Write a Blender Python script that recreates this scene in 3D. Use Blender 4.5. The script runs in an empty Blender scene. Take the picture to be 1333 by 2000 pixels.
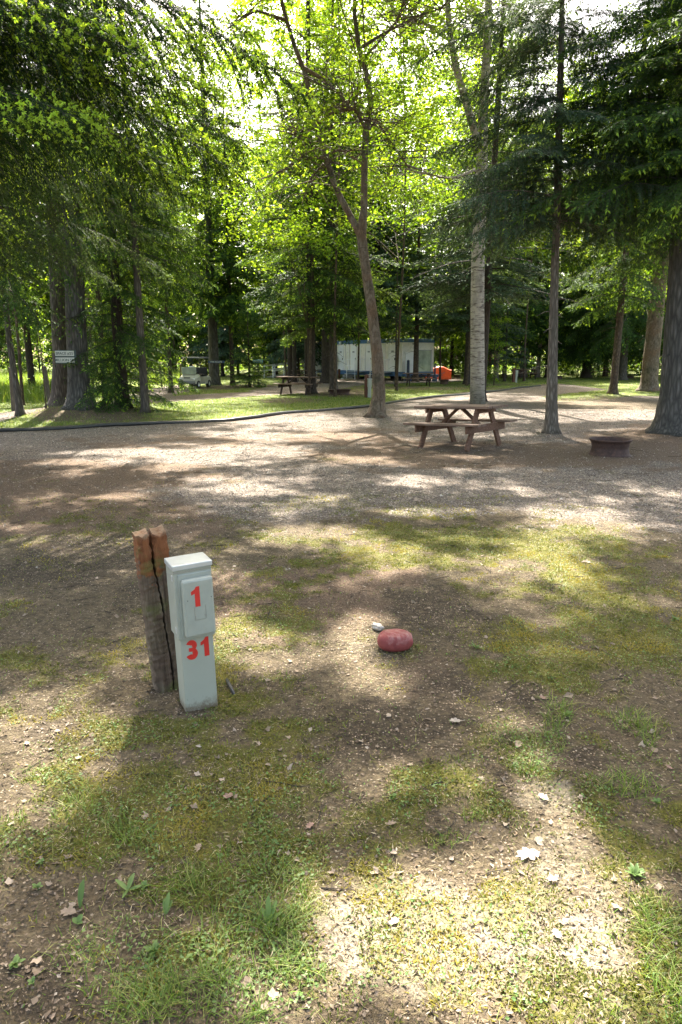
import bpy, math, numpy as np
from mathutils import Vector, Matrix

# ---------------------------------------------------------------- camera
PITCH = math.radians(12.7); CAMH = 1.6; FPX = 1333.0
CP, SP = math.cos(PITCH), math.sin(PITCH)
scene = bpy.context.scene
cam_d = bpy.data.cameras.new('camera'); cam_d.sensor_fit = 'VERTICAL'; cam_d.sensor_height = 36.0
cam_d.lens = 24.0; cam_d.clip_start = 0.05; cam_d.clip_end = 1000
cam = bpy.data.objects.new('camera', cam_d); scene.collection.objects.link(cam)
cam.location = (0, 0, CAMH); cam.rotation_euler = (math.radians(90) - PITCH, 0, 0)
scene.camera = cam
# ---------------------------------------------------------------- light
SUN_EL = math.radians(54); SUN_AZ = math.radians(-7)       # azimuth from +Y towards +X
SDIR = np.array([math.sin(SUN_AZ)*math.cos(SUN_EL), math.cos(SUN_AZ)*math.cos(SUN_EL), math.sin(SUN_EL)])
world = bpy.data.worlds.new('World'); scene.world = world; world.use_nodes = True
wn = world.node_tree; bg = wn.nodes['Background']
sky = wn.nodes.new('ShaderNodeTexSky'); sky.sky_type = 'NISHITA'; sky.sun_disc = False
sky.sun_elevation = SUN_EL; sky.sun_rotation = SUN_AZ; sky.dust_density = 4.0; sky.air_density = 0.8; sky.ozone_density = 0.3
wm = wn.nodes.new('ShaderNodeMix'); wm.data_type = 'RGBA'; wm.blend_type = 'MULTIPLY'; wm.inputs[0].default_value = 1.0; wm.inputs[7].default_value = (1.0, .94, .80, 1)
wn.links.new(sky.outputs[0], wm.inputs[6]); wn.links.new(wm.outputs[2], bg.inputs[0]); bg.inputs[1].default_value = 0.13
sl = bpy.data.lights.new('sun', 'SUN'); sl.energy = 5.0; sl.angle = math.radians(0.6); sl.color = (1.0, 0.95, 0.86)
so = bpy.data.objects.new('sun', sl); scene.collection.objects.link(so)
so.rotation_euler = Vector(SDIR).to_track_quat('Z', 'Y').to_euler()
vs = scene.view_settings; vs.view_transform = 'Standard'; vs.look = 'None'; vs.gamma = 1; vs.exposure = 2.92
scene.cycles.max_bounces = 8; scene.cycles.diffuse_bounces = 4; scene.cycles.transmission_bounces = 6
scene.cycles.transparent_max_bounces = 6; scene.cycles.sample_clamp_indirect = 6
scene.cycles.use_adaptive_sampling = True; scene.cycles.adaptive_threshold = 0.02

C = scene.collection
R_ = np.random.default_rng(11)
def rad(a): return math.radians(a)

# ---------------------------------------------------------------- projection helpers (pixels of the 1333x2000 photo)
def at(px, py, z=0.0):
    u = (px-666.5)/FPX; v = (1000-py)/FPX
    dy = CP + v*SP; dz = -SP + v*CP
    t = (z-CAMH)/dz
    return (u*t, dy*t)
def at_d(px, py, d):
    u = (px-666.5)/FPX; v = (1000-py)/FPX
    dy = CP + v*SP; dz = -SP + v*CP
    t = d/dy
    return (u*t, d, CAMH + dz*t)
def proj(x, y, z=0.0):
    zz = np.asarray(z) - CAMH
    depth = y*CP - zz*SP; up = y*SP + zz*CP
    depth = np.where(depth < .3, .3, depth)
    return 666.5 + FPX*x/depth, 1000 - FPX*up/depth

# ---------------------------------------------------------------- noise
def _h(ix, iy, s):
    n = (ix*374761393 + iy*668265263 + s*982451653) & 0x7fffffff
    n = ((n ^ (n >> 13))*1274126177) & 0x7fffffff
    return ((n ^ (n >> 16)) & 0xffff)/65535.0
def vn(x, y, s=0):
    x = np.asarray(x, float); y = np.asarray(y, float)
    ix = np.floor(x).astype(np.int64); iy = np.floor(y).astype(np.int64)
    fx = x-ix; fy = y-iy; fx = fx*fx*(3-2*fx); fy = fy*fy*(3-2*fy)
    a = _h(ix, iy, s); b = _h(ix+1, iy, s); c = _h(ix, iy+1, s); d = _h(ix+1, iy+1, s)
    return (a*(1-fx)+b*fx)*(1-fy) + (c*(1-fx)+d*fx)*fy
def fbm(x, y, sc, o=4, s=0):
    r = 0; amp = 1; tot = 0; f = 1/sc
    for k in range(o):
        r = r + amp*vn(x*f+13.7*k, y*f+7.1*k, s+k); tot += amp; amp *= .5; f *= 2
    return r/tot                                            # 0..1 about .5
def ss(e0, e1, x):
    t = np.clip((x-e0)/(e1-e0), 0, 1); return t*t*(3-2*t)

MOUNDS = []                                                 # (x, y, radius, height)
def hgt(x, y):
    x = np.asarray(x, float); y = np.asarray(y, float)
    h = .035*(fbm(x, y, 1.3, 4, 3)-.5)*ss(0, 3, y) + .10*(fbm(x, y, 7, 2, 9)-.5)*ss(6, 14, y) + .012*(fbm(x, y, .25, 2, 5)-.5)
    for (mx, my, r, a) in MOUNDS: h = h + a*np.exp(-((x-mx)**2+(y-my)**2)/(r*r))
    return h
def hz(x, y): return float(hgt(x, y))

# ---------------------------------------------------------------- ground fields, outlined in the photo and laid down in the world
def ell(px, py, L, soft=.35):
    r = np.zeros_like(px)
    for e in L:
        cx, cy, rx, ry = e[:4]; st = e[4] if len(e) > 4 else 1.0
        q = np.sqrt(((px-cx)/rx)**2 + ((py-cy)/ry)**2)
        r = np.maximum(r, st*(1-ss(1-soft, 1+soft, q)))
    return r
def poly(px, py, P):
    ins = np.zeros(px.shape, bool); n = len(P)
    for i in range(n):
        x0, y0 = P[i]; x1, y1 = P[(i+1) % n]
        if y0 == y1: continue
        c = ((y0 > py) != (y1 > py)) & (px < (x1-x0)*(py-y0)/(y1-y0)+x0)
        ins ^= c
    return ins.astype(float)
PIPE_PX = [(-260, 851), (-60, 845), (100, 839), (230, 832), (330, 827), (440, 822), (500, 817), (560, 809), (640, 803), (715, 797), (760, 788), (800, 781), (860, 775), (920, 771), (970, 766), (1010, 759), (1060, 754)]
GRAVEL = [(-900, 900), (-260, 851)] + PIPE_PX[1:] + [(1110, 750), (1250, 746), (1600, 744), (2200, 760), (2300, 1050), (1333, 1040), (1000, 1000), (820, 985), (700, 1000), (560, 1030), (380, 1010), (250, 960), (-100, 950), (-900, 1000)]
PATH1 = [(-300, 845), (-100, 832), (0, 824), (60, 816), (110, 806), (300, 787), (420, 779), (520, 772), (640, 767), (640, 762), (520, 763), (420, 769), (300, 775), (110, 792), (0, 810), (-300, 822)]
PATH2 = [(300, 780), (380, 762), (400, 757), (340, 752), (290, 760), (230, 778)]
PATH3 = [(480, 764), (560, 750), (560, 738), (900, 738), (900, 745), (700, 752), (640, 766)]
GRASSP = [(-600, 850), (-60, 840), (230, 827), (440, 818), (560, 804), (715, 792), (800, 777), (970, 762), (1060, 751), (1333, 745), (1700, 740), (1700, 726), (-600, 726)]
WEDGE = [(1060, 775), (1150, 766), (1260, 757), (1500, 758), (1500, 772), (1250, 776), (1100, 786)]
DUFF = [(1190, 790, 180, 14, .9), (660, 768, 75, 7), (570, 782, 70, 6, .7), (430, 757, 40, 4), (690, 757, 230, 4, .8), (870, 759, 130, 5, .7), (180, 815, 130, 12, .9), (600, 760, 50, 8), (500, 755, 60, 4), (950, 752, 120, 3, .5)]
LITTER = [(930, 888, 380, 34), (1250, 880, 240, 45), (690, 853, 170, 22, .9), (110, 940, 260, 50), (330, 860, 330, 16, .7), (330, 925, 150, 25, .8), (200, 1010, 260, 60, .9), (1120, 815, 110, 10, .5), (560, 1180, 260, 90, .7), (700, 1120, 160, 50, .8), (1290, 845, 100, 25, .8), (830, 1330, 90, 60, .5), (760, 1060, 120, 16, .5)]
MOSS = [(240, 1290, 170, 70, .8), (560, 1700, 160, 120, .8), (300, 1600, 330, 240, .85), (420, 1380, 180, 60, .9), (150, 1420, 160, 60, .7), (1180, 1180, 200, 180, .8), (430, 1440, 320, 60), (320, 1300, 130, 55), (260, 1550, 300, 120, .9), (480, 1650, 260, 120, .8), (900, 1070, 220, 45), (1100, 1120, 260, 60, .9), (1010, 1230, 160, 60, .7), (1060, 1310, 150, 60, .9), (1220, 1250, 200, 110, .8), (720, 1720, 120, 60, .9), (620, 1480, 90, 70, .9), (800, 1560, 160, 60, .8), (860, 1640, 180, 60, .8), (640, 985, 120, 25, .7), (830, 1000, 80, 16, .8), (560, 1120, 120, 50, .6), (540, 1250, 90, 60, .7), (450, 1200, 80, 70, .8), (330, 1160, 100, 60, .5), (110, 1310, 160, 60, .6), (1280, 1650, 120, 90, .8), (1180, 1600, 70, 60, .8), (1300, 1900, 80, 120, .8), (800, 1810, 300, 120, .85), (900, 1940, 300, 70, .7), (1010, 1780, 120, 80, .5), (120, 1700, 150, 90, .5), (500, 1560, 120, 90, .8), (600, 1880, 120, 80, .8), (330, 1760, 200, 90, .6), (200, 1400, 150, 60, .6), (120, 1230, 120, 40, .6), (700, 840, 90, 8, .8)]
GRASS = [(330, 1800, 300, 150, .62), (130, 1600, 160, 120, .5), (620, 1650, 140, 120, .45), (500, 1850, 150, 120, .7), (1270, 1445, 60, 40), (1080, 1415, 45, 25), (1045, 1480, 70, 40), (1230, 1545, 90, 45), (1310, 1470, 50, 40), (900, 1645, 60, 40, .8), (680, 1570, 80, 60, .5), (260, 1700, 200, 110, .55), (400, 1800, 200, 100, .6), (480, 1930, 170, 90, .9), (330, 1940, 130, 70, .8), (1310, 1900, 70, 130, .9), (1200, 1860, 40, 30, .7), (1050, 1850, 30, 30, .7), (200, 1620, 140, 60, .5), (560, 1760, 100, 60, .5), (1180, 1980, 60, 40, .5), (700, 1600, 300, 150, .25), (860, 1330, 60, 20, .4), (880, 1250, 25, 15, .4), (50, 1510, 60, 40, .5), (1300, 1330, 100, 80, .35), (1240, 1690, 50, 50, .5), (620, 1980, 90, 50, .5), (780, 1790, 120, 80, .3)]
BARE = [(50, 1910, 110, 80, .9), (150, 1960, 90, 40, .7), (760, 1420, 170, 60, .9), (850, 1200, 140, 60, .9), (870, 1350, 120, 60, .7), (150, 1110, 260, 80, .7), (1000, 1400, 90, 50, .6), (560, 1330, 110, 60, .6), (60, 1470, 90, 40, .6), (1150, 1490, 50, 25, .8), (960, 1560, 60, 50, .6), (1290, 1540, 60, 25, .5), (600, 1430, 90, 40, .5), (230, 1500, 60, 20, .4)]
SUN_SAND = [(860, 1850, 340, 130, .85), (1060, 1570, 90, 50, .6), (1100, 1700, 90, 100, .55), (1160, 1880, 90, 140, .7), (700, 1300, 70, 60, .4), (890, 1500, 60, 25, .4)]  # sandy strip, plus sunlit spots lightened in the ground colour
# where the sun reaches the ground
LIT = [(620, 1960, 200, 60, .9), (900, 1920, 420, 120), (800, 1760, 220, 60, .8), (1000, 1830, 330, 175), (700, 1790, 130, 85), (1180, 1750, 130, 110), (900, 1720, 150, 60), (1060, 1590, 85, 55, .9), (1060, 1970, 400, 130), (640, 1930, 110, 60, .9), (440, 1975, 120, 40, .6), (890, 1505, 55, 18, .9), (745, 1530, 90, 50, .7), (1010, 1500, 40, 25, .5),
       (690, 1265, 62, 62), (560, 1270, 50, 55, .75), (740, 1330, 70, 42, .8), (455, 1245, 45, 60), (700, 1385, 60, 25, .6), (1060, 1285, 75, 22, .65), (1000, 1360, 90, 18, .5), (620, 1052, 130, 20, .9), (430, 1135, 60, 22, .6), (800, 1103, 40, 16, .8), (900, 1052, 75, 14, .55), (1070, 1052, 40, 10, .75), (790, 1003, 55, 6, .9), (640, 975, 60, 9, .8), (490, 960, 90, 13, .85), (420, 935, 80, 10, .85), (920, 1095, 55, 10, .6), (250, 965, 60, 8, .7), (80, 975, 60, 7, .5), (40, 1030, 50, 9, .55), (150, 925, 50, 6, .6),
       (170, 903, 110, 9, .9), (280, 884, 190, 10, .95), (430, 900, 120, 8, .9), (500, 872, 120, 9, .9), (570, 887, 90, 8, .9), (640, 850, 120, 9, .9), (560, 850, 110, 8, .8), (700, 893, 70, 8, .85), (540, 815, 150, 12, .85), (640, 828, 90, 12, .85), (900, 890, 80, 4, .5), (760, 905, 60, 5, .6), (1130, 897, 50, 4, .5), (1240, 893, 40, 7, .6),
       (1110, 805, 190, 22, 1.0), (1000, 800, 150, 22, 1.0), (870, 800, 90, 16, 1.0), (1240, 812, 70, 9, .8), (1230, 838, 60, 8, .7), (1120, 760, 140, 9, .9), (760, 862, 90, 10, .6), (1110, 870, 40, 5, .5), (900, 778, 120, 8, .6), (60, 812, 110, 12, 1.0), (40, 832, 110, 9, .9), (40, 765, 110, 28, 1.0), (400, 779, 150, 8, .9), (450, 795, 170, 10, .5), (350, 745, 60, 10, .9), (540, 745, 80, 6, .9), (800, 765, 120, 5, .6), (1000, 772, 120, 8, .8), (700, 742, 120, 5, .6), (930, 848, 30, 4, .5), (620, 780, 60, 5, .5)]
def lit(x, y):
    wx = .10*(fbm(x, y, .5, 3, 40)-.5)*np.clip(y, 1, 12)*.5; wy = .12*(fbm(x, y, .5, 3, 50)-.5)*np.clip(y, 1, 12)*.6
    px, py = proj(x+wx, y+wy)
    r = ell(px, py, LIT, .3)
    return np.where(y < 1.0, np.where((x > -.1) & (y > -.5), .8, .15), r)
def fields(x, y):
    w = np.clip(y*.12, .15, 1.2)
    x2 = x + w*(fbm(x, y, .45, 4, 21)-.5); y2 = y + w*1.5*(fbm(x, y, .45, 4, 31)-.5)
    px, py = proj(x2, y2)
    near = ss(16, 8, y)
    n1 = fbm(x, y, .35, 4, 61); n2 = fbm(x, y, .12, 3, 71); n3 = fbm(x, y, 1.6, 3, 81)
    wx2, wy2 = proj(x + .25*(fbm(x, y, .8, 3, 22)-.5), y + .5*(fbm(x, y, .8, 3, 32)-.5))
    gr = poly(wx2, wy2, GRAVEL)
    for k_ in range(1, 5): a_ = 2.5*k_; gr = gr + poly(*proj(x+.5*(fbm(x, y, .5, 3, 22+a_.__trunc__())-.5), y+(.9*np.minimum(1, y/9))*(fbm(x, y, .5, 3, 40+k_)-.5)*2+.25*(k_-2.5)), GRAVEL)
    gr = gr/5
    soft = ell(px, py, [(1000, 985, 700, 40, .8), (420, 985, 260, 30, .6)], .6)
    gr = np.clip(gr + soft*(n1 > .5), 0, 1)
    litt = ell(px, py, LITTER, .6)
    gr = gr*(1-.8*ss(.25, .75, litt*.8+.6*(n1-.5)))
    path = np.maximum(np.maximum(poly(wx2, wy2, PATH1), poly(wx2, wy2, PATH2)), poly(wx2, wy2, PATH3))
    wedge = poly(wx2, wy2, WEDGE)
    duff = ell(px, py, DUFF, .5)
    gfar = np.maximum(poly(wx2, wy2, GRASSP)*(1-path), wedge)*(1-duff*.92)
    gfar = np.where((y > 60) | ((np.abs(x) > 14) & (y > 20)), np.maximum(gfar, .8), gfar)
    gr = np.maximum(gr*(1-wedge)*(1-.8*ell(px, py, DUFF[:1], .5)), path*.9)
    moss = ell(px, py, MOSS, .95)
    moss = ss(.22, .85, moss*.85 + 1.3*(n1-.5) + 1.1*(n2-.5) + .7*(n3-.5))*near
    moss = np.maximum(moss, ss(.35, .75, .35+.6*(n3-.5)+.9*(n1-.5)+.7*(n2-.5))*.7*ss(9, 6, y))*(1-gr*.7)
    gn = ell(px, py, GRASS, .8)
    gn = ss(.3, .8, gn*.9+.7*(n1-.5)+.3*(n2-.5))
    gn = np.where(y < 9, gn, 0)
    bare = ell(px, py, BARE, .85); bare = ss(.3, .8, bare+.6*(n1-.5))*(1-gr)
    sun_sand = ell(px, py, SUN_SAND, .85)*(.5+n1)
    moss = moss*(1-.75*bare)*(1-.6*np.clip(sun_sand, 0, 1)); 
    return dict(gravel=gr, litter=litt, moss=moss, grass=np.maximum(gn, gfar), gn=gn, gfar=gfar, bare=bare, sun_sand=np.clip(sun_sand, 0, 1))

# ---------------------------------------------------------------- mesh helpers
def mesh_obj(name, V, F, mat, parent=None, smooth=False, fattr=None, vattr=None, loc=None):
    """V (n,3); F: array (m,k) or a list of such arrays (or of tuples)"""
    me = bpy.data.meshes.new(name)
    V = np.asarray(V, np.float32)
    Fs = F if isinstance(F, list) else [F]
    if Fs and isinstance(Fs[0], (tuple, list)): 
        tot = np.array([len(f) for f in Fs], np.int32); idx = np.array([i for f in Fs for i in f], np.int32)
    else:
        Fs = [f for f in Fs if len(f)]
        tot = np.concatenate([np.full(len(f), f.shape[1], np.int32) for f in Fs]); idx = np.concatenate([f.ravel() for f in Fs]).astype(np.int32)
    me.vertices.add(len(V)); me.vertices.foreach_set('co', V.ravel())
    me.loops.add(len(idx)); me.loops.foreach_set('vertex_index', idx)
    me.polygons.add(len(tot)); st = np.zeros(len(tot), np.int32); st[1:] = np.cumsum(tot)[:-1]
    me.polygons.foreach_set('loop_start', st)
    me.polygons.foreach_set('use_smooth', np.full(len(tot), smooth, bool))
    me.update(calc_edges=True)
    for k, a in (fattr or {}).items():
        at_ = me.attributes.new(k, 'FLOAT', 'FACE'); at_.data.foreach_set('value', np.asarray(a, np.float32))
    for k, a in (vattr or {}).items():
        at_ = me.attributes.new(k, 'FLOAT', 'POINT'); at_.data.foreach_set('value', np.asarray(a, np.float32))
    if mat is not None: me.materials.append(mat)
    o = bpy.data.objects.new(name, me); C.objects.link(o)
    if parent is not None: o.parent = parent
    if loc is not None: o.location = loc
    return o
class MB:
    """collects primitives into one mesh"""
    def __init__(s): s.V = []; s.F = []; s.n = 0
    def add(s, V, F):
        V = np.asarray(V, float); s.V.append(V); s.F += [tuple(int(i)+s.n for i in f) for f in F]; s.n += len(V); return s
    def box(s, c, d, rz=0, M=None, bev=0.0):
        x, y, z = d[0]/2, d[1]/2, d[2]/2
        if bev <= 0:
            V = [(a*x, b*y, e*z) for a in (-1, 1) for b in (-1, 1) for e in (-1, 1)]
            F = [(0, 1, 3, 2), (4, 6, 7, 5), (0, 4, 5, 1), (2, 3, 7, 6), (0, 2, 6, 4), (1, 5, 7, 3)]
            V = np.array(V)
        else:
            import bmesh
            bm = bmesh.new(); bmesh.ops.create_cube(bm, size=1); bmesh.ops.scale(bm, vec=(d[0], d[1], d[2]), verts=bm.verts)
            bmesh.ops.bevel(bm, geom=bm.edges[:], offset=bev, segments=2, affect='EDGES', profile=.5)
            bm.verts.index_update(); V = np.array([v.co[:] for v in bm.verts]); F = [tuple(v.index for v in f.verts) for f in bm.faces]; bm.free()
        if M is not None: V = V @ np.array(M.to_3x3()).T
        c_, s_ = math.cos(rz), math.sin(rz)
        V = V @ np.array([[c_, s_, 0], [-s_, c_, 0], [0, 0, 1]]) + np.array(c)
        return s.add(V, F)
    def beam(s, p, q, w, h, up=(0, 0, 1), bev=0.0):
        """a bar from p to q, w wide across, h along 'up'"""
        p = Vector(p); q = Vector(q); d = (q-p); L = d.length; d.normalize()
        sx = d.cross(Vector(up)).normalized(); uz = sx.cross(d)
        M = Matrix((d, sx, uz)).transposed()
        return s.box((p+q)/2, (L, w, h), M=M.to_4x4(), bev=bev)
    def tube(s, P, r, n=10, caps=True, jit=0, seed=0, ell_=1.0):
        V, F = tube(P, r, n, caps, jit, seed); return s.add(V, F)
    def lathe(s, prof, n=32, c=(0, 0, 0), closed=False):
        V = []; m = len(prof)
        for k in range(n):
            a = 2*math.pi*k/n
            for (r, z) in prof: V.append((c[0]+r*math.cos(a), c[1]+r*math.sin(a), c[2]+z))
        F = []
        for k in range(n):
            k2 = (k+1) % n
            for i in range(m if closed else m-1):
                j = (i+1) % m
                F.append((k*m+i, k2*m+i, k2*m+j, k*m+j))
        return s.add(V, F)
    def build(s, name, mat, parent=None, smooth=False, loc=None):
        return mesh_obj(name, np.concatenate(s.V), s.F, mat, parent, smooth, loc=loc)
def tube(P, r, n=10, caps=True, jit=0.0, seed=0):
    P = np.asarray(P, float); m = len(P); r = np.broadcast_to(np.asarray(r, float), (m,)).copy()
    T = np.gradient(P, axis=0); T /= np.linalg.norm(T, axis=1)[:, None]+1e-9
    ref = np.array([1.0, 0, 0]) if abs(T[:, 2]).mean() > .5 else np.array([0, 0, 1.0])
    A = np.cross(T, ref); A /= np.linalg.norm(A, axis=1)[:, None]+1e-9; B = np.cross(T, A)
    a = np.arange(n)/n*2*np.pi
    rr = np.ones((m, n))
    if jit:
        g = np.random.default_rng(seed)
        base = g.normal(0, 1, n); loc = g.normal(0, 1, (m, n))
        for k in range(1, m): loc[k] = .75*loc[k-1] + .5*loc[k]
        rr = 1+jit*(base[None]*.5+loc*.6)
    V = P[:, None] + (A[:, None]*np.cos(a)[None, :, None] + B[:, None]*np.sin(a)[None, :, None])*(r[:, None]*rr)[..., None]
    V = V.reshape(-1, 3); i = np.arange(m-1)[:, None]*n; j = np.arange(n)[None]; j2 = (j+1) % n
    F = np.stack([i+j, i+j2, i+n+j2, i+n+j], -1).reshape(-1, 4)
    F = [tuple(f) for f in F]
    if caps: F += [tuple(range(n-1, -1, -1)), tuple((m-1)*n+k for k in range(n))]
    return V, F
def tubes_np(segs, n=5):
    """many thin tapering tubes -> one (V, F) ; segs = list of (P, r)"""
    Vs = []; Fs = []; o = 0
    for P, r in segs:
        P = np.asarray(P, float); m = len(P)
        T = np.gradient(P, axis=0); T /= np.linalg.norm(T, axis=1)[:, None]+1e-9
        ref = np.array([.3, .2, 1.0]) if abs(T[:, 2]).mean() < .7 else np.array([1.0, .2, 0])
        A = np.cross(T, ref); A /= np.linalg.norm(A, axis=1)[:, None]+1e-9; B = np.cross(T, A)
        a = np.arange(n)/n*2*np.pi
        V = P[:, None] + (A[:, None]*np.cos(a)[None, :, None]+B[:, None]*np.sin(a)[None, :, None])*np.broadcast_to(r, (m,))[:, None, None]
        i = np.arange(m-1)[:, None]*n; j = np.arange(n)[None]; j2 = (j+1) % n
        Fs.append(np.stack([i+j, i+j2, i+n+j2, i+n+j], -1).reshape(-1, 4)+o); Vs.append(V.reshape(-1, 3)); o += m*n
    return np.concatenate(Vs), np.concatenate(Fs)
def tag(o, label, cat, group=None):
    o['label'] = label; o['category'] = cat
    if group: o['group'] = group
    return o
def struct(o): o['kind'] = 'structure'; return o
def stuff(o, label=None): 
    o['kind'] = 'stuff'
    if label: o['label'] = label
    return o
def empty(name, loc, rz=0, label=None, cat=None, group=None):
    o = bpy.data.objects.new(name, None); C.objects.link(o); o.location = loc; o.rotation_euler = (0, 0, rz)
    o.empty_display_size = .2
    if label: tag(o, label, cat, group)
    return o
def dup(root, loc, rz, label, group=None, sc=None):
    r = root.copy(); C.objects.link(r); r.location = loc; r.rotation_euler = (0, 0, rz)
    if sc: r.scale = (sc, sc, sc)
    if 'group' in r.keys() and group is None: pass
    r['label'] = label
    if group: r['group'] = group
    for ch in list(root.children):
        c = ch.copy(); C.objects.link(c); c.parent = r
        for g in ch.children:
            d = g.copy(); C.objects.link(d); d.parent = c
    return r

# ---------------------------------------------------------------- materials
class NT:
    def __init__(s, name):
        s.m = bpy.data.materials.new(name); s.m.use_nodes = True; s.t = s.m.node_tree
        s.b = s.t.nodes['Principled BSDF']; s.out = s.t.nodes['Material Output']
    def n(s, ty, **k):
        o = s.t.nodes.new(ty)
        for a, v in k.items():
            if a.startswith('i_'):
                key = a[2:]; key = int(key) if key.isdigit() else key.replace('_', ' ')
                o.inputs[key].default_value = v
            else: setattr(o, a, v)
        return o
    def l(s, a, b): s.t.links.new(a, b)
    def noise(s, scale, det=4, rough=.6, vec=None, dist=0):
        o = s.n('ShaderNodeTexNoise'); o.inputs['Scale'].default_value = scale; o.inputs['Detail'].default_value = det; o.inputs['Roughness'].default_value = rough; o.inputs['Distortion'].default_value = dist
        if vec is not None: s.l(vec, o.inputs['Vector'])
        return o.outputs['Fac']
    def vor(s, scale, vec=None, feat='F1', rnd=1):
        o = s.n('ShaderNodeTexVoronoi', feature=feat); o.inputs['Scale'].default_value = scale; o.inputs['Randomness'].default_value = rnd
        if vec is not None: s.l(vec, o.inputs['Vector'])
        return o
    def ramp(s, fac, stops):
        o = s.n('ShaderNodeValToRGB'); e = o.color_ramp.elements
        while len(e) > 1: e.remove(e[-1])
        e[0].position = stops[0][0]; e[0].color = (*stops[0][1], 1)
        for p, c in stops[1:]:
            q = e.new(p); q.color = (*c, 1)
        s.l(fac, o.inputs[0]); return o.outputs[0]
    def mix(s, f, a, b, blend='MIX'):
        o = s.n('ShaderNodeMix', data_type='RGBA', blend_type=blend)
        for k, v in ((0, f), (6, a), (7, b)):
            if hasattr(v, 'links'): s.l(v, o.inputs[k])
            else: o.inputs[k].default_value = (*v, 1) if isinstance(v, tuple) else v
        return o.outputs[2]
    def math(s, op, a, b=None, clamp=False):
        o = s.n('ShaderNodeMath', operation=op, use_clamp=clamp)
        for k, v in ((0, a), (1, b)):
            if v is None: continue
            if hasattr(v, 'links'): s.l(v, o.inputs[k])
            else: o.inputs[k].default_value = v
        return o.outputs[0]
    def attr(s, name): 
        o = s.n('ShaderNodeAttribute', attribute_name=name); return o.outputs['Fac']
    def obj(s, scale=None):
        o = s.n('ShaderNodeTexCoord').outputs['Object']
        if scale:
            m = s.n('ShaderNodeMapping'); m.inputs['Scale'].default_value = scale; s.l(o, m.inputs[0]); return m.outputs[0]
        return o
    def bump(s, h, strength=.5, dist=.02, prev=None):
        o = s.n('ShaderNodeBump'); o.inputs['Strength'].default_value = strength; o.inputs['Distance'].default_value = dist
        s.l(h, o.inputs['Height'])
        if prev is not None: s.l(prev, o.inputs['Normal'])
        s.l(o.outputs[0], s.b.inputs['Normal']); return o.outputs[0]
    def col(s, c, rough=.8, spec=.3, metal=0):
        if hasattr(c, 'links'): s.l(c, s.b.inputs['Base Color'])
        else: s.b.inputs['Base Color'].default_value = (*c, 1)
        s.b.inputs['Roughness'].default_value = rough; s.b.inputs['Specular IOR Level'].default_value = spec; s.b.inputs['Metallic'].default_value = metal
        return s.m
def m_leaf(name, dark, light, tip, trans=.5, tcol=None, rough=.5, spec=.35):
    """leaf or needle: dark..light by a random value per leaf, 'tip' where the leaf is new growth; part of the light passes through"""
    t = NT(name); c = t.mix(t.attr('rnd'), dark, light); c = t.mix(t.attr('tip'), c, tip)
    t.col(c, rough, spec)
    tr = t.n('ShaderNodeBsdfTranslucent'); t.l(t.mix(1.0, c, tcol or (1.25, 1.15, .45), 'MULTIPLY'), tr.inputs[0])
    mx = t.n('ShaderNodeMixShader'); mx.inputs[0].default_value = trans
    t.l(t.b.outputs[0], mx.inputs[1]); t.l(tr.outputs[0], mx.inputs[2]); t.l(mx.outputs[0], t.out.inputs[0])
    return t.m
def m_bark(name, c0, c1, scale=(14, 14, 2.2), moss=0.0, bstr=.8, bd=.03):
    t = NT(name); v = t.obj(scale)
    a = t.noise(1.0, 6, .65, v, 1.2); b = t.vor(1.3, v, 'DISTANCE_TO_EDGE'); 
    f = t.math('MULTIPLY', a, t.math('ADD', t.math('MULTIPLY', b.outputs[0], 1.6, True), .35))
    c = t.ramp(f, [(.12, tuple(x*.45 for x in c0)), (.35, c0), (.75, c1)])
    big = t.noise(1.7, 3, .5, t.obj()); c = t.mix(t.math('MULTIPLY', t.math('SUBTRACT', big, .45, True), 3.0*max(moss, .05), True), c, (.07, .085, .03))
    t.bump(f, bstr, bd); return t.col(c, .9, .2)
def m_birch(name, white=(.30, .265, .22), dark=(.045, .035, .028), amount=.5):
    t = NT(name)
    v = t.obj((3.0, 3.0, 16)); n = t.noise(1.0, 5, .7, v, .6)
    v2 = t.obj((5, 5, 3)); n2 = t.noise(1.0, 5, .6, v2, .4)
    v3 = t.obj((2.5, 2.5, 70)); n3 = t.noise(1.0, 3, .6, v3)
    c = t.ramp(n2, [(.3, tuple(x*.55 for x in white)), (.5, white), (.75, (white[0]*1.2, white[1]*1.18, white[2]*1.12))])
    f = t.ramp(n, [(.50-.1*amount+.06, (0, 0, 0)), (.60, (1, 1, 1))]); c = t.mix(f, c, tuple(x*2.2 for x in dark))
    f3 = t.ramp(n3, [(.60, (0, 0, 0)), (.66, (1, 1, 1))]); c = t.mix(t.math('MULTIPLY', f3, .8), c, dark)
    # rougher and darker towards the foot
    z = t.n('ShaderNodeSeparateXYZ'); t.l(t.obj(), z.inputs[0])
    g = t.math('ADD', t.math('MULTIPLY', z.outputs[2], -.9), t.math('ADD', t.math('MULTIPLY', n2, 1.6), .05), True)
    c = t.mix(g, c, (.075, .065, .045)); t.bump(n, .5, .02); return t.col(c, .85, .25)
def m_wood(name, c0, c1, ax=0, grain=(3, 40, 40), rough=.75):
    t = NT(name); v = t.obj(grain); n = t.noise(1.0, 5, .65, v, .5); n2 = t.noise(2.2, 3, .5, t.obj())
    c = t.ramp(n, [(.25, tuple(x*.5 for x in c0)), (.5, c0), (.75, c1)]); c = t.mix(t.math('MULTIPLY', n2, .5), c, tuple(x*.6 for x in c0))
    t.bump(n, .35, .006); return t.col(c, rough, .3)
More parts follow.
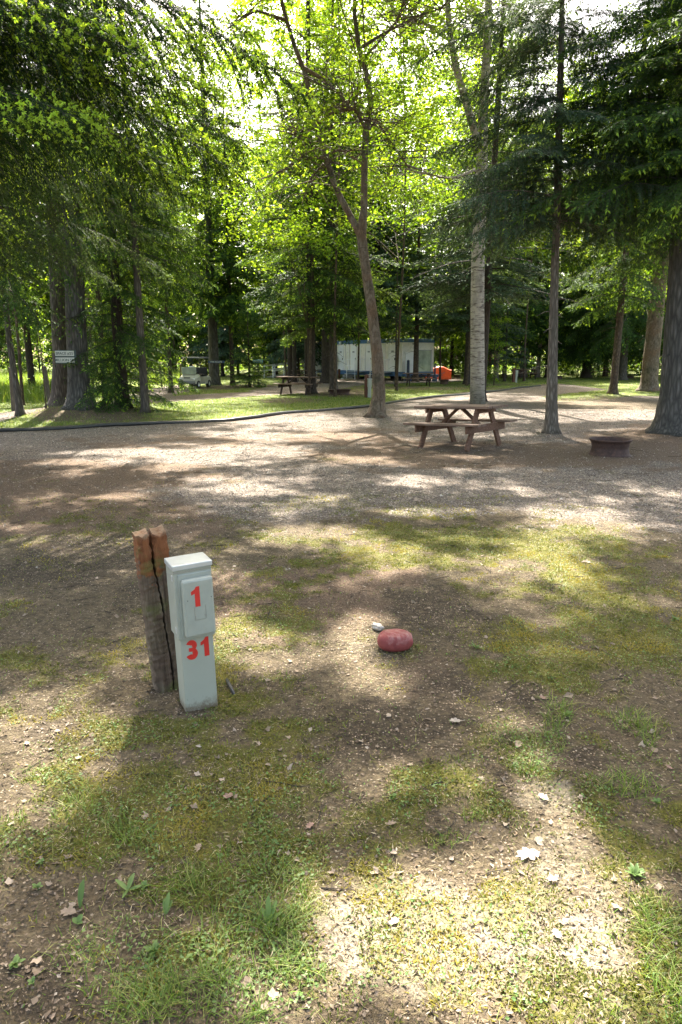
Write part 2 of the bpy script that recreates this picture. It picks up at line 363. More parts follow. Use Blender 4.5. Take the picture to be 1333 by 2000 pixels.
def m_plain(name, c, rough=.6, metal=0, spec=.5, var=.15, nscale=6, dirt=None, bstr=.1):
    t = NT(name); n = t.noise(nscale, 5, .6, t.obj())
    cc = t.ramp(n, [(.3, tuple(x*(1-var) for x in c)), (.7, tuple(min(1, x*(1+var)) for x in c))])
    if dirt:
        f = t.ramp(t.noise(nscale*2.3, 6, .7, t.obj(), .5), [(.52, (0, 0, 0)), (.68, (1, 1, 1))]); cc = t.mix(t.math('MULTIPLY', f, .8), cc, dirt)
    if bstr: t.bump(n, bstr, .005)
    return t.col(cc, rough, spec, metal)

M = {}
M['needle'] = m_leaf('needle', (.026, .052, .015), (.065, .125, .028), (.28, .42, .05), .38, None, .6, .12)
M['needle_tip'] = m_leaf('needle_tip', (.009, .022, .007), (.028, .060, .013), (.48, .68, .08), .36, None, .7, .06)
M['needle_blue'] = m_leaf('needle_blue', (.030, .055, .035), (.075, .115, .07), (.12, .19, .07), .30, None, .65, .1)
M['needle_grey'] = m_leaf('needle_grey', (.028, .046, .018), (.075, .115, .036), (.20, .32, .06), .3, None, .65, .12)
M['maple'] = m_leaf('maple', (.07, .14, .015), (.14, .24, .03), (.26, .36, .04), .62, (1.6, 1.45, .4), .45)
M['birch_leaf'] = m_leaf('birch_leaf', (.05, .10, .015), (.12, .19, .025), (.22, .30, .04), .6, (1.5, 1.4, .4), .45)
M['shrub'] = m_leaf('shrub', (.04, .09, .015), (.09, .17, .025), (.2, .3, .04), .5)
M['grass'] = m_leaf('grass_blade', (.06, .11, .014), (.14, .22, .024), (.30, .30, .10), .45)
M['bark_light'] = m_bark('bark_light', (.14, .115, .09), (.29, .25, .205), (16, 16, 3), moss=.1)
M['mossm'] = m_leaf('moss_sprig', (.055, .062, .010), (.15, .165, .022), (.27, .22, .03), .4)
M['straw'] = m_leaf('straw', (.16, .12, .06), (.36, .29, .16), (.50, .43, .28), .3, (1, 1, 1), .6)
M['weed'] = m_leaf('weed_leaf', (.07, .13, .03), (.12, .20, .05), (.18, .25, .08), .4)
M['deadleaf'] = m_leaf('dead_leaf', (.10, .07, .045), (.27, .20, .14), (.42, .35, .27), .2, (1, 1, 1), .7)
M['duff'] = m_leaf('duff', (.035, .026, .016), (.12, .084, .050), (.20, .14, .08), .1, (1, 1, 1), .85)
M['bark_fir'] = m_bark('bark_fir', (.085, .07, .058), (.19, .165, .14), moss=.25)
M['bark_dark'] = m_bark('bark_dark', (.05, .038, .03), (.11, .088, .07), (18, 18, 3))
M['bark_red'] = m_bark('bark_red', (.085, .058, .042), (.19, .135, .10), (10, 10, 4), moss=.3)
M['bark_big'] = m_bark('bark_big', (.085, .078, .068), (.18, .165, .145), (11, 11, 2.0), moss=.1, bd=.05)
def m_patchbark(name):
    t = NT(name); o = t.obj(); v = t.obj((9, 9, 4.5)); n = t.noise(1.0, 6, .7, v, 1.0); n2 = t.noise(1.6, 4, .6, t.obj((1, 1, .8)), .5); n3 = t.noise(1.0, 4, .7, t.obj((26, 26, 12)), .8); v4 = t.noise(1.0, 3, .6, t.obj((3, 3, 34)), .3)
    c = t.ramp(n, [(.28, (.035, .026, .018)), (.45, (.10, .075, .052)), (.62, (.17, .135, .10)), (.8, (.25, .215, .17))])
    c = t.mix(t.ramp(n2, [(.50, (0, 0, 0)), (.60, (.8, .8, .8))]), c, t.ramp(n3, [(.35, (.06, .035, .022)), (.65, (.18, .115, .07))]))
    c = t.mix(t.ramp(n2, [(.34, (.8, .8, .8)), (.44, (0, 0, 0))]), c, t.ramp(n3, [(.4, (.025, .024, .015)), (.7, (.085, .08, .05))]))
    c = t.mix(t.ramp(v4, [(.62, (0, 0, 0)), (.68, (.6, .6, .6))]), c, (.03, .022, .016))
    t.bump(t.math('ADD', n, n3), .8, .025); return t.col(c, .9, .2)
M['birch_patchy'] = m_patchbark('birch_patchy')
M['bark_patch'] = m_birch('bark_patch', (.105, .09, .07), (.03, .024, .018), .8)
M['birch'] = m_birch('birch'); M['birch_brown'] = m_birch('birch_brown', (.19, .14, .105), (.035, .026, .02), .9)
M['twig'] = m_bark('twig_bark', (.05, .04, .03), (.1, .08, .06), (30, 30, 10), bstr=.2)
# ================================================================ trees' feet (photo pixel of the base) -> world
def foot(px, py): 
    x, y = at(px, py); return x, y
TRUNKS = dict(lean=(42, 818), left_a=(112, 808), left_b=(160, 812), bush=(242, 808), slim=(285, 812), signt=(420, 752), c1=(568, 742), c1b=(576, 747),
              c2=(609, 771), c3=(652, 768), c4=(640, 748), fork=(735, 820), tiny=(773, 755), thin=(812, 745), birch=(933, 792), slimr=(1077, 848),
              r1=(1197, 774), r2=(1265, 770), big=(1318, 852))
T = {k: foot(*v) for k, v in TRUNKS.items()}
for k, r, a in (('left_a', 1.4, .10), ('left_b', 1.8, .16), ('fork', .8, .10), ('slimr', .6, .06), ('big', 1.3, .14), ('r1', 1.5, .10), ('r2', 2.0, .14), ('c3', .9, .06), ('c2', 1.0, .06), ('bush', 1.5, .08)):
    MOUNDS.append((T[k][0], T[k][1], r, a))

# ================================================================ ground
def build_ground():
    ys = np.concatenate([np.linspace(-8, .9, 24), 1.0*np.exp(np.arange(0, 690)*.0073)])
    uc = np.concatenate([-np.exp(np.linspace(math.log(4.0), math.log(.62), 26))[:-1], np.linspace(-.6, .6, 420), np.exp(np.linspace(math.log(.62), math.log(4.0), 26))[1:]])
    X = uc[None]*np.maximum(ys+1.0, 2.5)[:, None]; Y = np.broadcast_to(ys[:, None], X.shape)
    x = X.ravel(); y = Y.ravel(); f = fields(x, y)
    z = hgt(x, y) + .010*f['moss']*(fbm(x, y, .06, 2, 90)-.3)*ss(9, 4, y)
    V = np.stack([x, y, z], 1); nr, nc = X.shape
    i = np.arange(nr-1)[:, None]*nc; j = np.arange(nc-1)[None]
    F = np.stack([i+j, i+j+1, i+nc+j+1, i+nc+j], -1).reshape(-1, 4)
    t = NT('ground')
    o = t.obj()
    nA = t.noise(3.0, 6, .65, o); nB = t.noise(22, 6, .7, o); nC = t.noise(90, 4, .7, o); nD = t.noise(260, 2, .6, o)
    nE = t.noise(9, 5, .7, o, .5)
    soil = t.ramp(nB, [(.25, (.032, .024, .013)), (.5, (.082, .062, .036)), (.75, (.165, .126, .076))])
    soil = t.mix(t.ramp(nC, [(.5, (0, 0, 0)), (.72, (.75, .75, .75))]), soil, (.17, .135, .10))
    # chips of dry leaf and bark in the soil
    v1 = t.vor(75, o); v2 = t.vor(38, o)
    ch = t.math('LESS_THAN', v1.outputs['Distance'], .33); sel = t.n('ShaderNodeSeparateColor'); t.l(v1.outputs['Color'], sel.inputs[0])
    ch = t.math('MULTIPLY', ch, t.math('GREATER_THAN', sel.outputs[0], .72))
    chc = t.mix(sel.outputs[1], (.14, .10, .07), (.36, .29, .21)); soil = t.mix(t.math('MULTIPLY', ch, .85), soil, chc)
    litc = t.ramp(nC, [(.28, (.035, .024, .016)), (.5, (.105, .070, .046)), (.72, (.22, .16, .11))])
    litc = t.mix(t.math('MULTIPLY', ch, .6), litc, chc)
    lf = t.ramp(t.math('ADD', t.attr('litter'), t.math('MULTIPLY', t.math('SUBTRACT', nE, .5), .9)), [(.35, (0, 0, 0)), (.65, (1, 1, 1))])
    c = t.mix(lf, soil, litc)
    # bare black soil
    bf = t.ramp(t.math('ADD', t.attr('bare'), t.math('MULTIPLY', t.math('SUBTRACT', nE, .5), .9)), [(.4, (0, 0, 0)), (.75, (.8, .8, .8))])
    c = t.mix(bf, c, t.mix(ch, t.ramp(nB, [(.3, (.026, .020, .013)), (.7, (.085, .065, .042))]), chc))
    sf = t.ramp(t.math('ADD', t.attr('sun_sand'), t.math('MULTIPLY', t.math('SUBTRACT', nE, .5), .8)), [(.35, (0, 0, 0)), (.8, (.85, .85, .85))])
    c = t.mix(sf, c, t.ramp(nC, [(.3, (.155, .13, .088)), (.7, (.37, .32, .235))]))  # sand tone, also painting the sunny patches paler
    # gravel
    g1 = t.vor(48, o); g2 = t.vor(95, o); gs = t.n('ShaderNodeSeparateColor'); t.l(g1.outputs['Color'], gs.inputs[0]); gs2 = t.n('ShaderNodeSeparateColor'); t.l(g2.outputs['Color'], gs2.inputs[0])
    gc = t.ramp(gs.outputs[0], [(0, (.095, .073, .055)), (.5, (.20, .16, .125)), (1, (.38, .325, .265))])
    gc2 = t.ramp(gs2.outputs[0], [(0, (.09, .075, .065)), (1, (.34, .30, .27))]); gc = t.mix(t.math('GREATER_THAN', nB, .52), gc, gc2)
    gc = t.mix(t.ramp(g1.outputs['Distance'], [(.30, (0, 0, 0)), (.62, (.8, .8, .8))]), gc, (.05, .04, .032))
    gc = t.mix(t.math('MULTIPLY', t.math('SUBTRACT', nA, .4, True), 1.4, True), gc, (.19, .145, .115))
    gf = t.ramp(t.math('ADD', t.attr('gravel'), t.math('MULTIPLY', t.math('SUBTRACT', nB, .5), 1.5)), [(.25, (0, 0, 0)), (.80, (1, 1, 1))])
    c = t.mix(gf, c, gc)
    # moss
    mc = t.ramp(nC, [(.25, (.030, .030, .010)), (.5, (.085, .090, .015)), (.75, (.17, .175, .025))]); mc = t.mix(nE, mc, (.10, .085, .018))
    mc = t.mix(t.math('MULTIPLY', ch, .5), mc, chc)
    mf = t.ramp(t.math('ADD', t.attr('moss'), t.math('ADD', t.math('MULTIPLY', t.math('SUBTRACT', nB, .5), 1.5), t.math('MULTIPLY', t.math('SUBTRACT', nC, .5), 1.6))), [(.15, (0, 0, 0)), (.95, (.92, .92, .92))])
    c = t.mix(mf, c, mc)
    # turf
    gr = t.ramp(nC, [(.25, (.05, .07, .018)), (.5, (.10, .14, .03)), (.75, (.17, .20, .055))]); gr = t.mix(t.math('MULTIPLY', nE, .5), gr, (.15, .13, .05))
    tf = t.ramp(t.math('ADD', t.attr('turf'), t.math('MULTIPLY', t.math('SUBTRACT', nE, .5), 1.1)), [(.42, (0, 0, 0)), (.72, (.95, .95, .95))])
    c = t.mix(tf, c, gr)
    h = t.math('ADD', t.math('MULTIPLY', nB, .8), t.math('ADD', t.math('MULTIPLY', nC, .5), t.math('MULTIPLY', g1.outputs['Distance'], -.5)))
    h = t.math('ADD', h, t.math('MULTIPLY', nD, .2))
    t.bump(h, 1.0, .022); t.col(c, .95, .15)
    return struct(mesh_obj('ground', V, F, t.m, smooth=True, vattr=dict(gravel=f['gravel'], litter=f['litter'], moss=f['moss'], turf=f['gfar'], bare=f['bare'], sun_sand=f['sun_sand'])))
build_ground()

# ================================================================ scattered ground cover
def wedge_pts(n, y0, y1, pw=1.0, wide=.56, seed=0):
    """points on the ground in front of the camera; pw sets how density falls with distance"""
    g = np.random.default_rng(seed); u = g.random(n)
    if abs(pw-2) < 1e-6: y = y0*np.exp(u*math.log(y1/y0))
    else: y = (y0**(2-pw) + u*(y1**(2-pw)-y0**(2-pw)))**(1/(2-pw))
    x = (g.random(n)*2-1)*(wide*y+.35)
    return x, y, g
def strips(x, y, z, h, w, az, lean, bend, g, segs=2):
    """upright blades: (n) -> V, F"""
    n = len(x); dx, dy = np.cos(az), np.sin(az)
    rows = []
    for k in range(segs+1):
        s = k/segs; out = lean*s*h + bend*h*s*s; zz = h*s*(1-.35*bend*s)
        ww = w*(1-s*.92)/2
        for sg in (-1, 1):
            rows.append(np.stack([x+dx*out-dy*ww*sg, y+dy*out+dx*ww*sg, z+zz], 1))
    V = np.stack(rows, 1).reshape(-1, 3); b = np.arange(n)[:, None]*(2*(segs+1))
    F = np.concatenate([b+np.array([[2*k, 2*k+1, 2*k+3, 2*k+2]]) for k in range(segs)])
    return V, F, np.tile(np.arange(n), segs)
def flakes(x, y, z, L, W, g, tilt=.45, fold=.25):
    n = len(x); az = g.random(n)*2*np.pi; el = g.normal(0, tilt, n); ro = g.normal(0, tilt, n)
    D = np.stack([np.cos(az)*np.cos(el), np.sin(az)*np.cos(el), np.sin(el)], 1); S = np.stack([-np.sin(az)*np.cos(ro), np.cos(az)*np.cos(ro), np.sin(ro)], 1)
    N = np.cross(D, S); P = np.stack([x, y, z], 1); j = g.uniform(.7, 1.2, (n, 2))
    V = np.stack([P-D*(L/2)[:, None], P-S*(W/2*j[:, 0])[:, None]+N*(fold*W)[:, None], P+D*(L/2)[:, None], P+S*(W/2*j[:, 1])[:, None]+N*(fold*W*g.uniform(-.5, 1, n))[:, None]], 1)
    return V.reshape(-1, 3), np.arange(4*n).reshape(n, 4)
def build_cover():
    # dry leaf bits and bark chips
    x, y, g = wedge_pts(140000, 1.15, 11, 1.25, seed=1); f = fields(x, y)
    p = .22 + .5*f['bare'] + .35*f['litter'] + .75*f['sun_sand'] - .2*f['moss'] - .25*f['gravel']
    p *= .35 + 1.3*fbm(x, y, .45, 3, 102)
    k = g.random(len(x)) < p; fs = f['sun_sand'][k]; x, y = x[k], y[k]; n = len(x); z = hgt(x, y)+g.uniform(.001, .007, n)
    L = g.lognormal(math.log(.0075), .5, n)*(1+.05*y); W = L*g.uniform(.2, .8, n)
    V, F = flakes(x, y, z, L, W, g, .3)
    # lobed dry leaves
    x2, y2, g2 = wedge_pts(1500, 1.3, 9, 1.3, seed=2); p = .25+fields(x2, y2)['bare']+.6*fields(x2, y2)['sun_sand']; k = g2.random(len(x2)) < p*fbm(x2, y2, .5, 2, 103)*1.7; x2, y2 = x2[k], y2[k]
    n2 = len(x2); m = 14; a = np.arange(m)/m*2*np.pi; R = (g2.uniform(.007, .024, n2))[:, None]*(np.where(np.arange(m) % 2, .72, 1.0)[None]*g2.uniform(.65, 1.25, (n2, m)))*np.abs(.65+.45*np.cos(a))[None]
    az = g2.random(n2)*2*np.pi; aa = a[None]+az[:, None]; cu = g2.normal(0, .5, (n2, 1)); ph = g2.random((n2, 1))*6
    X = x2[:, None]+R*np.cos(aa); Y = y2[:, None]+R*np.sin(aa); Z = hgt(x2, y2)[:, None]+.006+R*cu*np.sin(2*aa+ph)*.8+np.abs(R)*.2+g2.normal(0, .0015, (n2, m))
    ring = np.stack([X, Y, Z], 2); cen = np.stack([x2, y2, hgt(x2, y2)+.005], 1)[:, None]
    V2 = np.concatenate([cen, ring], 1).reshape(-1, 3); b = np.arange(n2)[:, None]*(m+1)
    F2 = np.concatenate([b+np.array([[0, 1+q, 1+(q+1) % m]]) for q in range(m)])
    rn = np.concatenate([g.random(n)**1.6*.8+.3*fs*g.random(n), np.tile(g2.uniform(.3, 1, n2), m)]); tp = np.concatenate([np.where(g.random(n) < .12, g.random(n), 0), np.tile(g2.random(n2)*.5, m)])  # chips coloured paler inside the sunny patches
    stuff(mesh_obj('leaf_litter', np.concatenate([V, V2]), [F, F2+len(V)], M['deadleaf'], fattr=dict(rnd=rn, tip=tp)), 'dry leaf scraps and bark chips strewn over the ground')
    # dry straw lying flat
    x, y, g = wedge_pts(60000, 1.15, 8, 1.4, seed=13); f = fields(x, y)
    k = g.random(len(x)) < np.clip(.25+.5*f['moss']+.6*f['gn']+.3*f['sun_sand']-.4*f['bare']-.4*f['gravel'], .02, 1)*(.3+1.2*ss(.4, .65, fbm(x, y, .3, 3, 108))); x, y = x[k], y[k]; n = len(x)
    L = g.uniform(.008, .032, n); V, F = flakes(x, y, hgt(x, y)+g.uniform(.003, .012, n), L, g.uniform(.0012, .0024, n)*(1+.1*y), g, .22)
    stuff(mesh_obj('straw', V, F, M['straw'], fattr=dict(rnd=g.random(n), tip=(g.random(n) < .15)*.8)), 'short lengths of dead grass lying among the moss')
    # dark crumbs and needles
    x, y, g = wedge_pts(60000, 1.15, 12, 1.3, seed=12); n = len(x)
    L = g.uniform(.006, .022, n)*(1+.04*y); V, F = flakes(x, y, hgt(x, y)+g.uniform(0, .006, n), L, L*g.uniform(.1, .5, n), g, .25)
    stuff(mesh_obj('needle_litter', V, F, M['duff'], fattr=dict(rnd=g.random(n), tip=(g.random(n) < .12)*.8)), 'brown needles and crumbs of bark on the soil')
    # moss sprigs
    x, y, g = wedge_pts(420000, 1.15, 8, 1.35, seed=3); f = fields(x, y)
    k = g.random(len(x)) < np.clip(f['moss'], 0, 1)*(.3+1.2*ss(.35, .65, fbm(x, y, .07, 3, 104)))*.9; x, y = x[k], y[k]; n = len(x)
    h = g.uniform(.005, .015, n)*(1+.05*y); w = g.uniform(.0035, .0075, n)*(1+.1*y)
    V, F, ix = strips(x, y, hgt(x, y)-.001, h, w, g.random(n)*6.28, g.uniform(0, 1.2, n), g.uniform(0, .6, n), g, 1)
    tn = fbm(x, y, .3, 3, 105)
    stuff(mesh_obj('moss', V, F, M['mossm'], fattr=dict(rnd=g.random(n), tip=np.clip(ss(.5, .75, tn)*.8+.2*g.random(n)-.1, 0, 1))), 'low yellow green moss growing over the bare soil')
    # little round leaves among the moss
    x, y, g = wedge_pts(80000, 1.15, 8, 1.35, seed=4); f = fields(x, y)
    k = g.random(len(x)) < np.clip(.9*f['moss']+.7*f['gn']-.5*f['bare']+.06, .03, 1)*(ss(.42, .62, fbm(x, y, .22, 3, 106))); x, y = x[k], y[k]; n = len(x)
    L = g.uniform(.006, .014, n); V, F = flakes(x, y, hgt(x, y)+g.uniform(.004, .018, n), L, L*g.uniform(.6, 1, n), g, .35, .1)
    stuff(mesh_obj('clover', V, F, M['weed'], fattr=dict(rnd=g.random(n), tip=(g.random(n) < .35)*.7)), 'tiny round leaved weeds among the moss')
    # grass
    x, y, g = wedge_pts(260000, 1.15, 9, 1.5, seed=5); f = fields(x, y)
    cl = fbm(x, y, .12, 3, 107)
    k = g.random(len(x)) < np.clip(f['gn']*(.25+1.4*ss(.42, .68, cl))+.07*f['moss']+.02, 0, 1)*.7; x, y = x[k], y[k]; n = len(x); gk = f['gn'][k]
    h = g.uniform(.012, .045, n)*(.6+.7*gk)*(1+.3*(cl[k] > .55)); w = g.uniform(.0018, .0036, n)*(1+.12*y)
    V, F, ix = strips(x, y, hgt(x, y)-.002, h, w, g.random(n)*6.28, g.uniform(0, .9, n), g.uniform(.1, 1.3, n), g, 3)
    rn = g.random(n); tp = np.where(g.random(n) < .22, g.uniform(.4, 1, n), 0)
    xa, ya, g = wedge_pts(420000, 15, 62, 1.7, .62, seed=6); fa = fields(xa, ya)
    k = g.random(len(xa)) < np.clip(fa['gfar'], 0, 1)*.8; xa, ya = xa[k], ya[k]; na = len(xa)
    ha = g.uniform(.03, .085, na); wa = g.uniform(.006, .012, na)*(1+.02*ya)
    Va, Fa, ixa = strips(xa, ya, hgt(xa, ya)-.005, ha, wa, g.random(na)*6.28, g.uniform(0, .8, na), g.uniform(.1, 1, na), g, 1)
    stuff(mesh_obj('grass', np.concatenate([V, Va]), [F, Fa+len(V)], M['grass'], fattr=dict(rnd=np.concatenate([rn[ix], g.random(na)]), tip=np.concatenate([tp[ix], np.where(g.random(na) < .25, g.random(na), 0)]))), 'short grass in tufts near the post and on the strips beyond the pipe')
    # tall meadow grass at the left edge
    g = np.random.default_rng(7); n = 70000; xa = g.uniform(-34, -8, n); ya = g.uniform(25, 62, n); px, py = proj(xa, ya)
    k = (poly(px, py, [(-500, 735), (118, 735), (118, 778), (60, 798), (-500, 830)]) > 0) | (poly(px, py, [(290, 730), (400, 728), (395, 745), (350, 750), (290, 752)]) > 0); xa, ya = xa[k], ya[k]; n = len(xa)
    V, F, ix = strips(xa, ya, hgt(xa, ya)-.01, g.uniform(.35, .8, n), g.uniform(.012, .03, n), g.random(n)*6.28, g.uniform(0, .35, n), g.uniform(.05, .6, n), g, 2)
    stuff(mesh_obj('tall_grass', V, F, M['grass'], fattr=dict(rnd=(.6+.4*g.random(n))[ix], tip=np.where(g.random(n) < .1, .7, 0)[ix])), 'tall bright meadow grass beyond the path at the left')
    # gravel stones
    x, y, g = wedge_pts(150000, 5.0, 22, 1.6, .6, seed=8); f = fields(x, y)
    k = g.random(len(x)) < f['gravel']*.75+.03; x, y = x[k], y[k]; n = len(x); s = g.lognormal(math.log(.0062), .35, n)*(1+.04*y)
    O = np.array([(1, 0, 0), (0, 1, 0), (-1, 0, 0), (0, -1, 0), (0, 0, 1)], float); az = g.random(n)*6.28
    Vv = O[None]*g.uniform(.6, 1.3, (n, 5, 1))*s[:, None, None]; ca, sa = np.cos(az)[:, None], np.sin(az)[:, None]
    X = Vv[..., 0]*ca-Vv[..., 1]*sa; Y = Vv[..., 0]*sa+Vv[..., 1]*ca; Z = Vv[..., 2]*.75
    V = np.stack([X+x[:, None], Y+y[:, None], Z+hgt(x, y)[:, None]], 2).reshape(-1, 3)
    b = np.arange(n)[:, None]*5; F = np.concatenate([b+np.array([q]) for q in ((0, 1, 4), (1, 2, 4), (2, 3, 4), (3, 0, 4))])
    t = NT('gravel_stone'); a = t.attr('rnd'); t.col(t.ramp(a, [(0, (.07, .052, .038)), (.6, (.18, .145, .11)), (.93, (.29, .245, .195)), (1, (.42, .37, .31))]), .85, .3)
    stuff(mesh_obj('gravel', V, F, t.m, fattr=dict(rnd=np.tile(g.random(n), 4))), 'loose grey and tan stones of the gravel drive')
    # twigs
    g = np.random.default_rng(9); segs = []
    for _ in range(420):
        xx, yy, _g = wedge_pts(1, 1.3, 13, .9, seed=int(g.integers(1e9))); L = g.uniform(.03, .16)*(1+.06*yy[0]); a = g.random()*6.28
        P = [(xx[0]+L*s*math.cos(a)+g.normal(0, .004), yy[0]+L*s*math.sin(a)+g.normal(0, .004), 0) for s in (0, .35, .7, 1)]
        P = [(p[0], p[1], hz(p[0], p[1])+.004) for p in P]; segs.append((P, np.array([1, .9, .7, .4])*g.uniform(.0012, .0026)*(1+.06*yy[0])))
    V, F = tubes_np(segs, 4); stuff(mesh_obj('twigs', V, F, M['twig']), 'thin fallen twigs scattered on the ground')
build_cover()

# ================================================================ the service pedestal
def text_mesh(s, size, depth, bold, name, mat, parent, loc, rot):
    cu = bpy.data.curves.new(name, 'FONT'); cu.body = s; cu.size = size; cu.extrude = depth; cu.offset = bold
    cu.align_x = 'CENTER'; cu.align_y = 'CENTER'
    tmp = bpy.data.objects.new('tmp', cu); C.objects.link(tmp)
    dg = bpy.context.evaluated_depsgraph_get(); dg.update(); me = bpy.data.meshes.new_from_object(tmp.evaluated_get(dg))
    bpy.data.objects.remove(tmp); bpy.data.curves.remove(cu)
    me.name = name; me.materials.clear(); me.materials.append(mat)
    o = bpy.data.objects.new(name, me); C.objects.link(o); o.parent = parent; o.location = loc; o.rotation_euler = rot
    return o
M['metal_grey'] = m_plain('grey_enamel', (.285, .295, .245), .42, .0, .5, .09, 14, None, .05)
M['metal_top'] = m_plain('galvanised', (.50, .52, .52), .35, .5, .5, .08, 20)
M['red'] = m_plain('red_paint', (.50, .022, .016), .45, 0, .5, .08, 30)
M['screw'] = m_plain('screw', (.3, .3, .29), .35, .8)
M['black'] = m_plain('black_plastic', (.015, .015, .016), .5)
M['metal_low'] = m_plain('grey_enamel_low', (.30, .305, .245), .5, .0, .5, .04, 5, None, .03)
def dirt_foot(m):
    t = m.node_tree; b = t.nodes['Principled BSDF']; l = b.inputs['Base Color'].links[0].from_socket
    tc = t.nodes.new('ShaderNodeTexCoord'); s = t.nodes.new('ShaderNodeSeparateXYZ'); t.links.new(tc.outputs['Object'], s.inputs[0]); n = t.nodes.new('ShaderNodeTexNoise'); n.inputs['Scale'].default_value = 38; n.inputs['Detail'].default_value = 6; n.inputs['Roughness'].default_value = .75; t.links.new(tc.outputs['Object'], n.inputs[0])
    a = t.nodes.new('ShaderNodeMath'); a.operation = 'MULTIPLY_ADD'; t.links.new(s.outputs[2], a.inputs[0]); a.inputs[1].default_value = -5.5; t.links.new(n.outputs['Fac'], a.inputs[2])
    r = t.nodes.new('ShaderNodeValToRGB'); r.color_ramp.elements[0].position = .12; r.color_ramp.elements[1].position = .42; t.links.new(a.outputs[0], r.inputs[0])
    mx = t.nodes.new('ShaderNodeMix'); mx.data_type = 'RGBA'; t.links.new(r.outputs[0], mx.inputs[0]); t.links.new(l, mx.inputs[6]); mx.inputs[7].default_value = (.13, .10, .065, 1); t.links.new(mx.outputs[2], b.inputs['Base Color'])
dirt_foot(M['metal_low'])
def digit_three(cx, cz, h, th):
    """bold 3 as two stacked arcs; outline in x,z"""
    pts_o = []; pts_i = []
    r1 = h*.275; r2 = h*.30; W1 = .95; 
    def arc(c, r, a0, a1, n): return [(c[0]+r*W1*math.cos(rad(a0+(a1-a0)*k/n)), c[1]+r*math.sin(rad(a0+(a1-a0)*k/n))) for k in range(n+1)]
    up = (cx, cz+h/2-r1); lo = (cx, cz-h/2+r2)
    u_o = arc(up, r1, 160, -62, 20); u_i = arc(up, r1-th, 160, -70, 20)
    l_o = arc(lo, r2, 62, -163, 20); l_i = arc(lo, r2-th, 75, -163, 20)
    return u_o, u_i, l_o, l_i
def stroke(mb, O, I, y0, y1):
    n = len(O); V = [(x, y0, z) for x, z in O]+[(x, y0, z) for x, z in I]+[(x, y1, z) for x, z in O]+[(x, y1, z) for x, z in I]
    F = []
    for k in range(n-1): F += [(k, k+1, n+k+1, n+k), (k+1, k, 2*n+k, 2*n+k+1), (n+k, n+k+1, 3*n+k+1, 3*n+k)]
    F += [(0, n, 3*n, 2*n), (n-1, 3*n-1, 4*n-1, 2*n-1)]
    mb.add(V, F)
def prism(mb, P, y0, y1):
    n = len(P); V = [(x, y0, z) for x, z in P]+[(x, y1, z) for x, z in P]
    mb.add(V, [tuple(range(n))]+[(k, (k+1) % n, n+(k+1) % n, n+k) for k in range(n)])
def digit_one(mb, cx, cz, h, y0, y1):
    w = h*.27; P = [(.0, -.5), (.0, .5), (-.16, .5), (-.23, .38), (-.42, .27), (-.42, .10), (-.27, .155), (-.245, .17), (-.245, -.5)]
    P = [(cx+(p[0]+.15)*h*.98, cz+p[1]*h) for p in P]; prism(mb, P[::-1], y0, y1)
